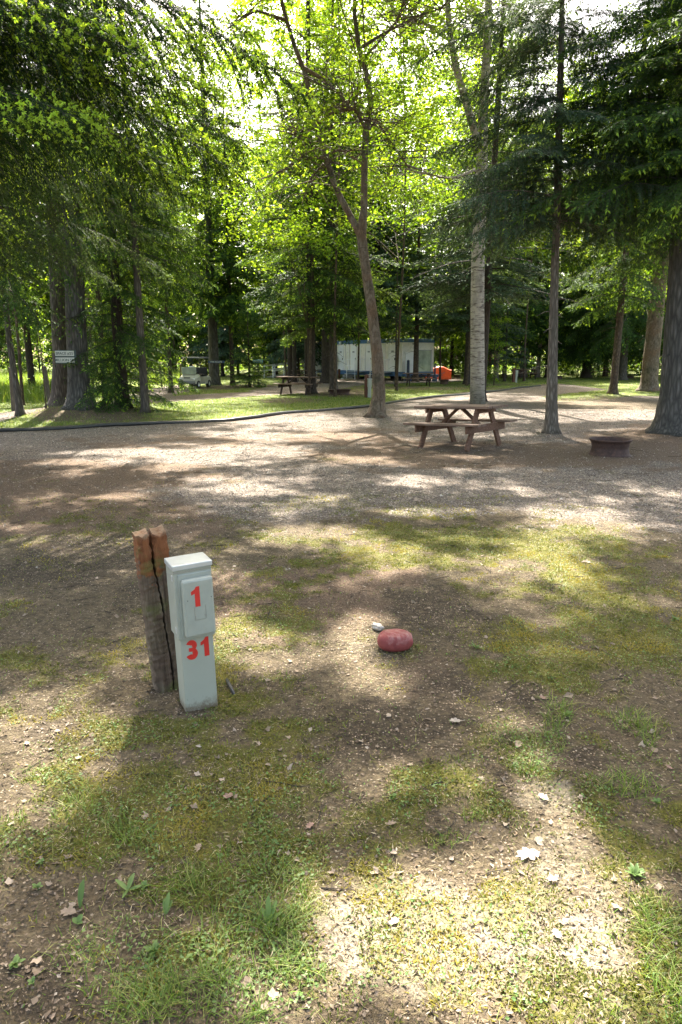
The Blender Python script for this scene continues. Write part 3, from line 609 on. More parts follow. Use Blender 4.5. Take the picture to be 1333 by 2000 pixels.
def pedestal():
    x, y = at(389, 1374); z = hz(x, y)
    r = empty('power_pedestal', (x, y, z-.01), 0, 'grey metal hookup pedestal with red numbers 1 and 31 beside the split post', 'power pedestal')
    r.rotation_euler = (rad(1), rad(-1.7), rad(28)); r.scale = (.95, .93, .955)
    bw, bd = .160, .120
    MB().box((0, 0, .22), (bw, bd, .50), bev=.004).build('column', M['metal_low'], r)
    MB().box((0, -.002, .575), (.180, .142, .35), bev=.004).build('housing', M['metal_grey'], r)
    mb = MB().box((0, -.004, .757), (.190, .152, .026), bev=.004); mb.build('cap', M['metal_top'], r)
    MB().box((0, -.0725, .733), (.180, .004, .004)).box((-.0895, -.002, .70), (.003, .130, .003)).build('seam', M['screw'], r)
    for sz_ in (.44, .70): MB().box((-.089, -.04, sz_), (.006, .02, .03), bev=.002).build('hinge', M['metal_top'], r)
    # raised cover: a flange plate and a rounded dome plate
    mb = MB().box((.006, -.0745, .560), (.156, .012, .325), bev=.003); mb.box((.010, -.095, .560), (.146, .040, .285), bev=.012)
    cov = mb.build('cover', M['metal_grey'], r, smooth=False)
    mb = MB()
    for sx, sz in ((-.048, .60), (.066, .60)): mb.lathe([(.0001, -.001), (.0022, 0), (.0022, .0015), (.0001, .0018)], 10)
    V = np.concatenate(mb.V); V = V[:, [0, 2, 1]]*np.array([1, -1, 1]); h = len(V)//2
    nf = len(mb.F)//2
    for ox_ in (-.044, .068): mesh_obj('screw', V[:h]+np.array((ox_, -.1150, .605)), mb.F[:nf], M['black'], cov)
    # small plate with two screws
    mb = MB()
    mb.box((.012, -.1156, .504), (.052, .0012, .0018)); mb.box((-.0145, -.1156, .540), (.0014, .0012, .07)); mb.box((.0385, -.1156, .540), (.0014, .0012, .07))
    mb.box((-.011, -.1158, .522), (.006, .003, .006), bev=.001); mb.box((.035, -.1158, .522), (.006, .003, .006), bev=.001); mb.build('latch_plate', M['screw'], cov)
    mb = MB(); digit_one(mb, .000, .618, .098, -.1163, -.1148); mb.build('number', M['red'], cov)['label'] = 'red painted number 1'
    mb = MB(); O = digit_three(-.029, .335, .100, .026); stroke(mb, O[0], O[1], -.0616, -.0598); stroke(mb, O[2], O[3], -.0618, -.0598)
    prism(mb, [(-.043, .329), (-.012, .324), (-.012, .346), (-.043, .3465)][::1], -.0620, -.0598)
    digit_one(mb, .041, .337, .098, -.0617, -.0598); mb.build('number', M['red'], r)['label'] = 'red painted number 31'
    # small cables by its foot
    def cable(P, rr, nm, lb):
        P = [(a, b, hz(a, b)+c) for a, b, c in P]; V, F = tube(P, rr, 8, True); o = mesh_obj(nm, V, F, M['black'], smooth=True); tag(o, lb, 'pipe stub'); 
    a = at(444, 1330); b = at(456, 1352)
    cable([(a[0], a[1], .012), ((a[0]+b[0])/2-.004, (a[1]+b[1])/2, .022), (b[0], b[1], .006), (b[0]+.01, b[1]-.012, -.02)], .0085, 'pipe_stub', 'short black pipe stub poking from the moss right of the grey pedestal')
pedestal()

def split_post():
    x, y = at(329, 1338); z = hz(x, y)
    m = NT('painted_timber'); v = m.obj((34, 34, 3.0)); n = m.noise(1, 6, .7, v, .6); nb = m.noise(7, 5, .65, m.obj(), .5)
    zz = m.n('ShaderNodeSeparateXYZ'); m.l(m.obj(), zz.inputs[0])
    wood = m.ramp(n, [(.25, (.03, .022, .016)), (.5, (.095, .072, .048)), (.75, (.23, .185, .135))])
    paint = m.ramp(n, [(.3, (.10, .038, .016)), (.7, (.21, .080, .030))])
    old = m.ramp(n, [(.3, (.055, .036, .025)), (.7, (.125, .09, .065))])
    f = m.math('ADD', m.math('MULTIPLY', m.math('SUBTRACT', zz.outputs[2], .66), 6), m.math('MULTIPLY', m.math('SUBTRACT', nb, .5), 9))
    c = m.mix(m.ramp(nb, [(.42, (0, 0, 0)), (.56, (1, 1, 1))]), old, wood)
    c = m.mix(m.ramp(f, [(.0, (0, 0, 0)), (.35, (1, 1, 1))]), c, paint)
    f2 = m.ramp(m.noise(5, 5, .6, m.obj()), [(.54, (0, 0, 0)), (.64, (1, 1, 1))]); c = m.mix(m.math('MULTIPLY', f2, .7), c, (.10, .11, .03)); f4 = m.ramp(m.math('ADD', zz.outputs[2], m.math('MULTIPLY', n, .06)), [(.862, (0, 0, 0)), (.885, (.8, .8, .8))]); c = m.mix(f4, c, (.21, .155, .10))
    m.bump(n, .9, .012); m.col(c, .9, .2)
    r = empty('split_post', (x, y, z), 0, 'weathered timber post split down the middle with worn orange brown paint', 'post'); r.rotation_euler = (rad(1.5), rad(-2.9), rad(24)); r.scale = (1.0, 1.0, .95)
    g = np.random.default_rng(5)
    def half(x0, x1, d0, d1, H, name, seed, slantL, slantR):
        """a plank with ragged split faces; columns of rings up the height"""
        g = np.random.default_rng(seed); nz = 60; ridge = g.normal(0, .0028, 10); zs = np.linspace(-.06, H, nz); V = []
        for k, zc in enumerate(zs):
            t = zc/H
            a = x0 + slantL(t)+g.normal(0, .0014); b = x1 + slantR(t)+g.normal(0, .0014)
            ch = .004+.012*(t > .93)
            top = zc + 0
            pts = [(a+ch, d0), ((a+b)/2, d0-.002), (b-ch, d0), (b, d0+ch), (b, (d0+d1)/2), (b, d1), ((a+b)/2, d1), (a, d1), (a, (d0+d1)/2), (a, d0+ch)]
            for i, (px_, py_) in enumerate(pts):
                zz_ = zc + ((.009*math.sin(i*2.1+seed)+g.normal(0, .006)) if k == nz-1 else 0)
                V.append((px_+g.normal(0, .0016)+ridge[i]*.6+.0006*math.sin(zc*17+i), py_+g.normal(0, .0016)+ridge[i], zz_))
        n = 10; F = []
        for k in range(nz-1):
            for i in range(n): F.append((k*n+i, k*n+(i+1) % n, (k+1)*n+(i+1) % n, (k+1)*n+i))
        F.append(tuple((nz-1)*n+i for i in range(n))); F.append(tuple(n-1-i for i in range(n)))
        return mesh_obj(name, V, F, m.m, r)
    wob = lambda t: .010*math.sin(5*t+.4)+.004*math.sin(13*t)
    half(-.080, -.003, -.06, .062, .850, 'post_half', 3, lambda t: .012*(1-t), lambda t: wob(t)-.006*(t > .93)+.010*(1-t))
    half(.004, .066, -.052, .068, .852, 'post_half', 4, lambda t: wob(t)+.012*max(0, t-.7)+.010*(1-t), lambda t: -.006*(1-t))
split_post()

# ================================================================ rocks
def rock(name, c, dims, mat, label, cat, seed, rough=.08, rz=0, power=2.4):
    g = np.random.default_rng(seed); nu, nv = 40, 24; V = []
    for i in range(nv+1):
        th = math.pi*i/nv
        for j in range(nu):
            ph = 2*math.pi*j/nu; d = np.array([math.sin(th)*math.cos(ph), math.sin(th)*math.sin(ph), math.cos(th)])
            q = (abs(d)**power).sum()**(-1/power); k = 1+rough*(float(fbm(d[0]*2+9*seed, d[1]*2+d[2]*1.7+5, 1, 3, seed))-.5)*2
            V.append(d*q*k*np.array(dims)/2)
    V = np.array(V); F = []
    for i in range(nv):
        for j in range(nu): F.append((i*nu+j, (i+1)*nu+j, (i+1)*nu+(j+1) % nu, i*nu+(j+1) % nu))
    z = hz(c[0], c[1]); o = mesh_obj(name, V, F, mat, smooth=True, loc=(c[0], c[1], z+dims[2]/2*.86)); o.rotation_euler = (0, 0, rz); tag(o, label, cat); return o
t = NT('red_rock'); n1 = t.noise(14, 6, .7, t.obj(), .6); n2 = t.noise(30, 5, .7, t.obj(), .3); zz = t.n('ShaderNodeSeparateXYZ'); t.l(t.obj(), zz.inputs[0])
wear = t.math('ADD', n1, t.math('MULTIPLY', zz.outputs[2], 2.0))
c = t.ramp(n2, [(.3, (.15, .028, .026)), (.7, (.25, .055, .048))]); c = t.mix(t.ramp(wear, [(.52, (0, 0, 0)), (.70, (.5, .5, .5))]), c, t.ramp(n2, [(.3, (.24, .12, .10)), (.7, (.42, .30, .26))]))
c = t.mix(t.ramp(n2, [(.62, (0, 0, 0)), (.7, (.8, .8, .8))]), c, (.09, .03, .022))
t.bump(n2, .25, .004); t.col(c, .7, .35); M['redrock'] = t.m
a = at(772, 1267); rock('painted_rock', a, (.200, .145, .118), M['redrock'], 'smooth oval rock with worn red paint lying on the ground', 'rock', 2, .05, rad(8), 2.5)
M['pale_rock'] = m_plain('pale_rock', (.36, .32, .27), .9, 0, .2, .45, 25, (.10, .08, .06), .8)
a = at(738, 1233); rock('pale_stone', a, (.085, .055, .045), M['pale_rock'], 'small jagged whitish stone just behind the red painted rock', 'stone', 6, .30, rad(-40), 2.0)
a = at(748, 1246); rock('pale_stone', a, (.05, .035, .025), M['pale_rock'], 'tiny pale pebble wedged against the red rock left end', 'stone', 8, .25, rad(20), 2.0)
a = at(806, 870); 

# ================================================================ picnic tables
M['wood_red'] = m_wood('stained_timber', (.13, .065, .038), (.24, .14, .09)); M['wood_dark'] = m_wood('dark_timber', (.05, .03, .022), (.10, .062, .045))
M['wood_top'] = m_wood('worn_timber', (.16, .10, .07), (.29, .205, .155))
def table_at(name_label, loc, rz, L=1.8, Wt=.74, seat=1.46, tilt=(0, 0), mats=('wood_top', 'wood_red'), group='picnic tables'):
    r = empty('picnic_table', loc, 0, name_label, 'picnic table', group); r.rotation_euler = (tilt[0], tilt[1], rz)
    m0, m1 = M[mats[0]], M[mats[1]]
    mb = MB(); nb = 5; bw = Wt/nb
    for k in range(nb): mb.box((R_.normal(0, .004), -Wt/2+bw*(k+.5), .742), (L, bw-.008, .044), bev=.004)
    mb.build('tabletop', m0, r)
    for s in (-1, 1):
        yb = s*(seat/2-.13)
        MB().box((R_.normal(0, .006), yb-.068, .452), (L, .13, .038), bev=.004).box((R_.normal(0, .006), yb+.068, .452), (L, .13, .038), bev=.004).build('bench_seat', m0, r)
    xe = L/2-.30
    for e in (-1, 1):
        x0 = e*xe
        for s in (-1, 1):
            MB().beam((x0, s*.20, .72), (x0, s*.58, -.01), .044, .115, (0, 0, 1), .003).build('leg', m1, r)
        MB().box((x0+e*.041, 0, .365), (.038, seat-.06, .135), bev=.003).build('seat_beam', m1, r)
        MB().box((x0+e*.041, 0, .678), (.038, Wt-.06, .088), bev=.003).build('top_cleat', m1, r)
        MB().beam((x0-e*.02, 0, .36), (x0-e*.46, 0, .71), .088, .038, (0, 0, 1), .003).build('brace', m1, r)
    return r
x, y = at(905, 868); 
table_at('reddish brown wooden picnic table in the foreground clearing beside the fire ring', (2.24, 12.8, hz(2.24, 12.8)), rad(-42), 1.60, .72, 1.40, (rad(.3), rad(-2.2)))
proto = table_at('weathered picnic table with two benches standing by the dark trunk in the grass', (*at(583, 771), hz(*at(583, 771))), rad(-20), 1.8, mats=('wood_top', 'wood_dark'))
for (px, py, rz, lb) in ((596, 744, 15, 'brown picnic table half hidden behind trunks in front of the trailer ramp'), (817, 753, 3, 'dark picnic table in front of the trailer end wall'),
                         (1026, 741, 6, 'dark picnic table by the reddish marker post beyond the curving drive'), (1172, 736, -25, 'farthest small dark picnic table behind the slim trunk at the right')):
    x, y = at(px, py); dup(proto, (x, y, hz(x, y)), rad(rz), lb, 'picnic tables')

# ================================================================ fire rings
M['rust'] = m_plain('rusty_steel', (.060, .034, .026), .75, .3, .4, .35, 12, (.12, .06, .04), .3)
def fire_ring(px, py, R, H, label):
    x, y = at(px, py); r = empty('fire_ring', (x, y+R*.3, hz(x, y)-.01), 0, label, 'fire ring', 'fire rings')
    k = R/.345; h = H/.27
    P = [(.352, .27), (.358, .262), (.352, .245), (.330, .225), (.318, .205), (.316, .175), (.306, .145), (.303, .115), (.316, .090), (.322, .06), (.330, .035), (.352, .018), (.354, .0),
         (.342, .0), (.318, .03), (.306, .09), (.294, .115), (.297, .15), (.306, .18), (.316, .225), (.335, .258)]
    MB().lathe([(a*k, b*h) for a, b in P], 48, closed=True).build('rim', M['rust'], r, smooth=True)
    mb = MB(); mb.lathe([(.0001, .03), (.15*k, .045), (.29*k, .03), (.312*k, .0)], 24); mb.build('ash_bed', M['black'], r)
    return r
fire_ring(1195, 889, .335, .285, 'rusty steel wheel rim fire ring near the big trunk at the right')
for (px, py, R, H, lb) in ((868, 750, .28, .30, 'small dark fire ring on the grass edge right of the trailer table'), (664, 772, .50, .24, 'low wide dark fire ring at the foot of the trunk left of the forked birch'),
                        (1089, 741, .42, .26, 'low dark fire ring showing right of the slim clearing trunk'), (1230, 740, .35, .2, 'far fire ring in front of the patchy trunk at the right'), (893, 738, .3, .2, 'far fire ring by the orange barrier')):
    fire_ring(px, py, R, H, lb)

# ================================================================ the black pipe along the drive
P = []
for (px, py) in PIPE_PX: 
    x, y = at(px, py); P.append((x, y))
P = np.array(P); s = np.linspace(0, len(P)-1, 260); X = np.interp(s, np.arange(len(P)), P[:, 0]); Y = np.interp(s, np.arange(len(P)), P[:, 1])
kern = np.ones(13)/13; Xs = np.convolve(np.pad(X, 6, 'edge'), kern, 'valid'); Ys = np.convolve(np.pad(Y, 6, 'edge'), kern, 'valid')
V, F = tube(np.stack([Xs, Ys, hgt(Xs, Ys)+.035+.012*np.sin(Xs*2.1)], 1), .046, 10)
t = NT('pipe_black'); t.col(t.ramp(t.noise(9, 4, .6, t.obj()), [(.3, (.012, .012, .013)), (.75, (.045, .042, .04))]), .38, .5)
tag(mesh_obj('drain_pipe', V, F, t.m, smooth=True), 'long black plastic pipe snaking between the gravel drive and the grass', 'pipe')

# ================================================================ site office trailer
M['cream'] = m_plain('cream_panel', (.74, .69, .60), .5, 0, .5, .05, 2, (.48, .46, .40), .03)
M['cream2'] = m_plain('pale_door', (.78, .77, .73), .45, 0, .5, .04, 2)
M['blue'] = m_plain('blue_paint', (.035, .10, .20), .45, 0, .5, .15, 3)
M['navy'] = m_plain('navy_paint', (.018, .03, .06), .5)
M['white'] = m_plain('white_rail', (.80, .80, .77), .5, 0, .5, .05)
M['glassy'] = m_plain('dusty_glass', (.30, .34, .26), .15, 0, .8, .3, 2)
M['dark'] = m_plain('dark_gap', (.02, .02, .02), .8)
TA = np.array(at(785, 743.5)); TB = np.array(at(572, 733.5))
ax = (TB-TA); TL = 15.0; ax /= np.linalg.norm(ax); rzT = math.atan2(-ax[1], -ax[0])      # local +x runs from the far end to the near corner
def trailer():
    org = TA
    r = empty('site_trailer', (org[0], org[1], hz(*org)), rzT, 'long cream modular trailer building with blue bands and many doors', 'trailer')
    L = TL; Dp = 2.9
    MB().box((-L/2, Dp/2, 1.68), (L, Dp, 2.10)).build('wall', M['cream'], r)
    MB().box((-L/2, Dp/2, 2.86), (L+.10, Dp+.10, .27), bev=.02).build('roof_band', M['blue'], r)
    MB().box((-L/2, Dp/2, .47), (L+.04, Dp+.04, .33), bev=.01).build('base_band', M['blue'], r)
    for xx in (-1, -4.5, -8, -11.5, -14): 
        for yy in (.4, 2.4): MB().box((xx, yy, .15), (.35, .3, .33)).build('support_block', M['dark'], r)
    for xd in (-1.15, -2.75, -4.35, -6.6, -8.6, -10.6, -12.6, -14.0):
        d = MB().box((xd, -.02, 1.62), (.86, .05, 1.92), bev=.008).build('door', M['cream2'], r)
        MB().box((xd+.3, -.06, 1.55), (.05, .04, .16), bev=.005).build('handle', M['dark'], d)
        MB().box((xd, -.052, 2.1), (.3, .012, .12)).build('louvre', M['screw'], d)
    for xd in (-.25, -.62, -1.68, -2.2, -3.3, -3.8, -4.9, -5.6, -7.3, -7.9, -9.4, -9.9, -11.4, -11.9, -13.2): MB().box((xd, -.025, 1.68), (.07, .05, 2.08)).build('rib', M['cream2'], r)
    for xd in (-1.15, -2.75, -4.35, -8.6, -12.6):
        MB().tube([(xd, -.05, 2.84), (xd, -.17, 2.84)], [.10, .085], 14).build('wall_lamp', M['white'], r)
    # end wall
    MB().box((.03, .62, 1.30), (.05, .70, 1.45), bev=.01).build('hatch', M['cream2'], r)
    w = MB().box((.02, 1.98, 1.42), (.05, 1.25, 1.55), bev=.01).build('window', M['glassy'], r)
    mb = MB(); 
    for z in (.66, 2.18): mb.box((.055, 1.98, z), (.03, 1.32, .05))
    for y in (1.34, 2.62): mb.box((.055, y, 1.42), (.03, .05, 1.47))
    mb.build('frame', M['screw'], w)
    mb = MB(); mb.box((.01, 1.15, 2.62), (.012, .5, .07)); mb.box((.01, 1.15, 2.52), (.012, .26, .06)); mb.build('name_plate', M['dark'], r)
    MB().beam((0, .9, .35), (2.0, 1.45, .38), .14, .16).beam((0, 2.0, .35), (2.0, 1.45, .38), .14, .16).box((2.1, 1.45, .38), (.3, .3, .2)).build('tow_bar', M['navy'], r)
    MB().lathe([(.0001, 1.25), (.07, 1.2), (.07, .5), (.16, .3), (.2, 0), (.0001, 0)], 12, (2.0, 1.45, 0)).build('jack', M['navy'], r)
    MB().lathe([(.0001, 1.5), (.10, 1.45), (.11, .55), (.22, .3), (.3, 0), (.0001, 0)], 12, (.42, .25, 0)).build('jack', M['navy'], r)
    return r
trailer()
def loc2w(lx, ly): 
    c_, s_ = math.cos(rzT), math.sin(rzT); return TA[0]+lx*c_-ly*s_, TA[1]+lx*s_+ly*c_
def steps(lx, label):
    x, y = loc2w(lx, -.05); r = empty('entry_steps', (x, y, hz(x, y)), rzT, label, 'steps', 'metal entry steps')
    MB().box((0, -.55, .56), (1.3, 1.05, .05)).build('landing', M['screw'], r)
    for k in range(3): MB().box((-.85-.26*k, -.55, .56-.17*(k+1)), (.27, .95, .04)).build('tread', M['white'], r)
    mb = MB()
    for xx in (-.62, .62):
        mb.beam((xx, -1.05, 0), (xx, -1.05, 1.55), .045, .045, (1, 0, 0))
    for zz_ in (1.05, 1.53): mb.beam((-.64, -1.05, zz_), (.64, -1.05, zz_), .04, .04)
    mb.beam((.62, -1.05, 1.53), (.62, -.06, 1.53), .04, .04)
    mb.build('railing', M['white'], r)
steps(-1.9, 'metal steps and white railing nearest the end wall of the trailer, behind the thin trunk'); steps(-5.3, 'metal steps and white railing at the trailer middle, left of the forked birch'); steps(-10.2, 'metal steps with white railing at the far doors between the two dark trunks')
def ramp():
    x, y = at(598, 735.5); x2, y2 = at(518, 737.5); r = empty('access_ramp', (x, y, hz(x, y)), math.atan2(y-y2, x-x2), 'white railed access ramp sloping down from the left end of the trailer', 'ramp')
    L = math.hypot(x-x2, y-y2)
    MB().beam((0, -.5, .50), (-L, -.5, .04), 1.2, .06).build('deck', M['screw'], r)
    for yy in (-1.08, .08):
        mb = MB()
        for k in range(5):
            s_ = k/4; mb.beam((-L*s_, yy, 0), (-L*s_, yy, 1.45-.46*s_), .05, .05, (1, 0, 0))
        for h in (.55, .93): mb.beam((0, yy, .5+h), (-L, yy, .04+h), .05, .10)
        mb.build('railing', M['white'], r)
ramp()
# ---------------------------------------------------------------- orange barrier
x, y = at(856, 741)
t = NT('orange_plastic'); t.col(t.ramp(t.noise(3, 4, .6, t.obj()), [(.3, (.62, .07, .012)), (.7, (.80, .13, .03))]), .5, .4)
b = empty('orange_barrier', (x, y, hz(x, y)), rad(-8), 'bright orange plastic barrier standing past the trailer tow bar', 'barrier')
V = []; nseg = 18
for k in range(nseg+1):
    s_ = k/nseg; xx = -1.0+2.0*s_; hh = .70+.42*math.exp(-((s_-.55)/.26)**2)*(.85+.15*math.sin(9*s_)); dd = .32*(.85+.2*math.sin(7*s_))
    for (dy, dz) in ((-1, 0), (-.9, .25), (-.55, .6), (-.4, .95), (0, 1.0), (.4, .95), (.55, .6), (.9, .25), (1, 0)): V.append((xx, dy*dd, dz*hh))
F = [(k*9+i, k*9+i+1, (k+1)*9+i+1, (k+1)*9+i) for k in range(nseg) for i in range(8)]+[tuple(range(9)), tuple(nseg*9+8-i for i in range(9))]
mesh_obj('shell', V, F, t.m, b); mb = MB(); mb.box((-.25, -.315, .33), (1.2, .05, .06)); mb.beam((-.8, -.31, .12), (.5, -.29, .52), .04, .05); mb.build('rib', M['redrock'], b)

# ================================================================ posts and pedestals farther off
M['post_red'] = m_wood('post_stain', (.11, .045, .028), (.19, .085, .055), grain=(30, 30, 4)); M['post_grey'] = m_wood('post_grey', (.10, .08, .06), (.19, .16, .13), grain=(30, 30, 4))
def far_post(px, py, w, h, mat, label, lean=0, group=None, nm='wooden_post'):
    x, y = at(px, py); mb = MB(); mb.box((0, 0, h/2-.1), (w, w, h+.2), bev=w*.08); mb.lathe([(.0001, h+.03), (w*.45, h-.004)], 4)
    o = mb.build(nm, mat, loc=(x, y, hz(x, y))); o.rotation_euler = (0, rad(lean), rad(12)); tag(o, label, 'post', group); return o
far_post(716, 776, .15, .92, M['post_red'], 'reddish marker post just left of the forked birch trunk')
far_post(1003, 747, .17, .95, M['post_red'], 'reddish marker post in front of the far table beyond the drive')
far_post(663, 739, .16, .75, M['post_red'], 'short brown post right of the dark trunks before the trailer')
def far_ped(px, py, h, label):
    x, y = at(px, py); r = empty('hookup_box', (x, y, hz(x, y)), rad(10), label, 'power pedestal', 'far hookup boxes')
    MB().box((0, 0, h*.3), (.13, .11, h*.62), bev=.006).build('column', M['metal_grey'], r); MB().box((0, -.005, h*.78), (.16, .15, h*.42), bev=.012).build('housing', M['metal_grey'], r); MB().box((0, -.005, h+.0), (.175, .165, .03), bev=.006).build('cap', M['metal_top'], r)
far_ped(722, 777, .78, 'small grey hookup box beside the reddish post left of the forked birch'); far_ped(1008, 747, .78, 'small grey hookup box beside the far reddish post right of the birch')
for (px, py, w, h, ln, lb) in ((99, 792, .14, 1.35, -4, 'weathered fence post left of the big double trunk'), (337, 752, .12, 1.15, -1, 'fence post standing in grass left of the golf cart'), (317, 755, .10, 1.35, -3, 'slanted thin fence post left of the golf cart'), (28, 805, .12, 1.3, 2, 'old fence post behind the leaning trunk at the left edge'), (354, 750, .10, 1.2, 1, 'fence post directly left of the golf cart')):
    far_post(px, py, w, h, M['post_grey'], lb, ln, None, 'fence_post')

# ================================================================ signs
M['sign_green'] = m_plain('sign_green', (.03, .05, .045), .5); M['sign_white'] = m_plain('sign_white', (.50, .50, .44), .6); M['sign_blue'] = m_plain('sign_blue', (.03, .07, .17), .5); M['sign_teal'] = m_plain('sign_teal', (.10, .26, .30), .5)
def sign(name, px, py, d, w, h, board, rows, label, rz=0, tcol='sign_white', size=.1):
    x, y, z = at_d(px, py, d); r = empty(name, (x, y, z), rad(rz), label, 'sign')
    MB().box((0, 0, 0), (w, .025, h), bev=.004).build('board', M[board], r)
    for k, (s_, zz_) in enumerate(rows):
        text_mesh(s_, size, .004, size*.012, 'lettering', M[tcol], r, (0, -.017, zz_), (rad(90), 0, 0))
    return r
def sign_panel():
    x, y = T['left_b']; d = y-.52; xx, yy, z = at_d(129, 697, d); r = empty('campsite_sign', (xx, yy, z), rad(4), 'small dark sign with two pale lettered rows nailed across the left double trunk', 'sign')
    MB().box((0, 0, 0), (.56, .025, .36), bev=.004).build('board', M['sign_green'], r)
    for (s_, zz_) in (('SPACE #25', .09), ('MILLION 50s', -.085)):
        p = MB().box((-.02, -.016, zz_), (.50, .01, .135), bev=.002).build('panel', M['sign_white'], r)
        text_mesh(s_, .098, .003, .001, 'lettering', M['sign_green'], p, (-.02, -.024, zz_-.004), (rad(90), 0, 0))
sign_panel()
x, y = T['signt']; sign('board_sign', 423, 707, y-.45, 1.0, .13, 'sign_blue', [('FIRE ROUTE', 0)], 'narrow blue sign with white letters across the thick trunk by the golf cart', 0, 'sign_white', .13)
sign('teal_sign', 504, 706, 42, .60, .22, 'sign_teal', [('OFFICE', 0)], 'small teal sign hanging above the low bush left of the ramp', -5, 'sign_white', .15)
MB().beam((0.0, .04, -1.48), (0, .04, .12), .06, .06, (1, 0, 0)).build('sign_post', M['post_grey'], bpy.data.objects['teal_sign'])

# ================================================================ golf cart
def cart():
    x, y = at(382, 757); r = empty('golf_cart', (x, y, hz(x, y)), rad(-13), 'cream golf cart with dark roof and seats parked on the far lane', 'golf cart')
    cr = m_plain('cart_cream', (.44, .42, .34), .3, 0, .6, .03); bl = M['black']; gy = m_plain('cart_grey', (.16, .16, .17), .5)
    # local: front towards -y, width x
    def hull(rows, name, mat):
        V = []; n = len(rows[0][1])
        for yy, pts in rows: V += [(a, yy, b) for a, b in pts]
        F = [(k*n+i, k*n+(i+1) % n, (k+1)*n+(i+1) % n, (k+1)*n+i) for k in range(len(rows)-1) for i in range(n)]+[tuple(range(n)), tuple((len(rows)-1)*n+n-1-i for i in range(n))]
        return mesh_obj(name, V, F, mat, r)
    def sec(w, z0, z1, c=.08): return [(-w, z0), (w, z0), (w, z1-c), (w-c, z1), (-w+c, z1), (-w, z1-c)]
    hull([(-1.15, sec(.46, .32, .58)), (-1.05, sec(.57, .26, .70, .12)), (-.75, sec(.60, .26, .82, .14)), (-.5, sec(.60, .26, .86, .12)), (-.44, sec(.60, .26, .40))], 'front_cowl', cr)
    hull([(-.5, sec(.59, .24, .34, .02)), (.2, sec(.59, .24, .34, .02))], 'floor', gy)
    hull([(.15, sec(.60, .24, .66)), (.9, sec(.60, .26, .72)), (1.2, sec(.54, .36, .66))], 'rear_body', cr)
    MB().box((0, .42, .76), (1.06, .52, .14), bev=.04).build('seat', bl, r); MB().box((0, .70, 1.02), (1.06, .12, .42), bev=.04).build('backrest', bl, r)
    MB().box((0, -1.14, .36), (1.05, .12, .16), bev=.03).build('bumper', gy, r); MB().box((0, -1.09, .60), (.42, .1, .13), bev=.02).build('grille', bl, r)
    MB().box((0, -.80, 1.05), (.95, .03, .42), bev=.01).build('windscreen', M['glassy'], r)
    MB().box((0, -.62, .92), (1.0, .22, .14), bev=.03).build('dashboard', bl, r)
    for s in (-1, 1):
        MB().tube([(s*.54, -.62, .84), (s*.55, -.42, 1.78)], .018, 8).build('roof_post', bl, r)
        MB().tube([(s*.54, .98, .70), (s*.55, .80, 1.78)], .018, 8).build('roof_post', bl, r)
        MB().box((s*.40, -1.10, .56), (.2, .08, .11), bev=.02).build('headlight', M['white'], r)
        for yy in (-.78, .78):
            w = MB().lathe([(.12, -.09), (.22, -.09), (.235, -.06), (.235, .06), (.22, .09), (.12, .09)], 20, closed=True)
            V = np.concatenate(w.V)[:, [2, 1, 0]]+np.array((s*.53, yy, .235)); wh = mesh_obj('wheel', V, w.F, bl, r)
            w = MB().lathe([(.0001, -.05), (.118, -.08), (.118, .08), (.0001, .05)], 16); V = np.concatenate(w.V)[:, [2, 1, 0]]+np.array((s*.53, yy, .235)); mesh_obj('rim', V, w.F, M['white'], wh)
    w = MB(); 
    for k in range(16):
        a, b_ = 2*math.pi*k/16, 2*math.pi*(k+1)/16; w.beam((-.28+.17*math.cos(a), -.50+.07*math.sin(a), 1.05+.16*math.sin(a)), (-.28+.17*math.cos(b_), -.50+.07*math.sin(b_), 1.05+.16*math.sin(b_)), .022, .022, (0, 1, .3))
    w.build('steering_wheel', bl, r)
    hull([(-.62, sec(.56, 1.78, 1.83, .02)), (-.4, sec(.62, 1.78, 1.87, .05)), (.7, sec(.62, 1.78, 1.87, .05)), (.95, sec(.56, 1.78, 1.83, .02))], 'roof', gy)
    bag = empty('white_bag', (0, 0, 0)); bpy.data.objects.remove(bag)
    r.scale = (.9,)*3; c_, s_ = math.cos(rad(-13)), math.sin(rad(-13)); lx, ly = .05, -.45
    o = MB().box((0, 0, .14), (.34, .26, .30), bev=.09).build('white_bag', M['white'], loc=(x+lx*c_-ly*s_, y+lx*s_+ly*c_, hz(x, y)+.90)); tag(o, 'white lumpy bag resting on the golf cart dashboard', 'bag')
cart()

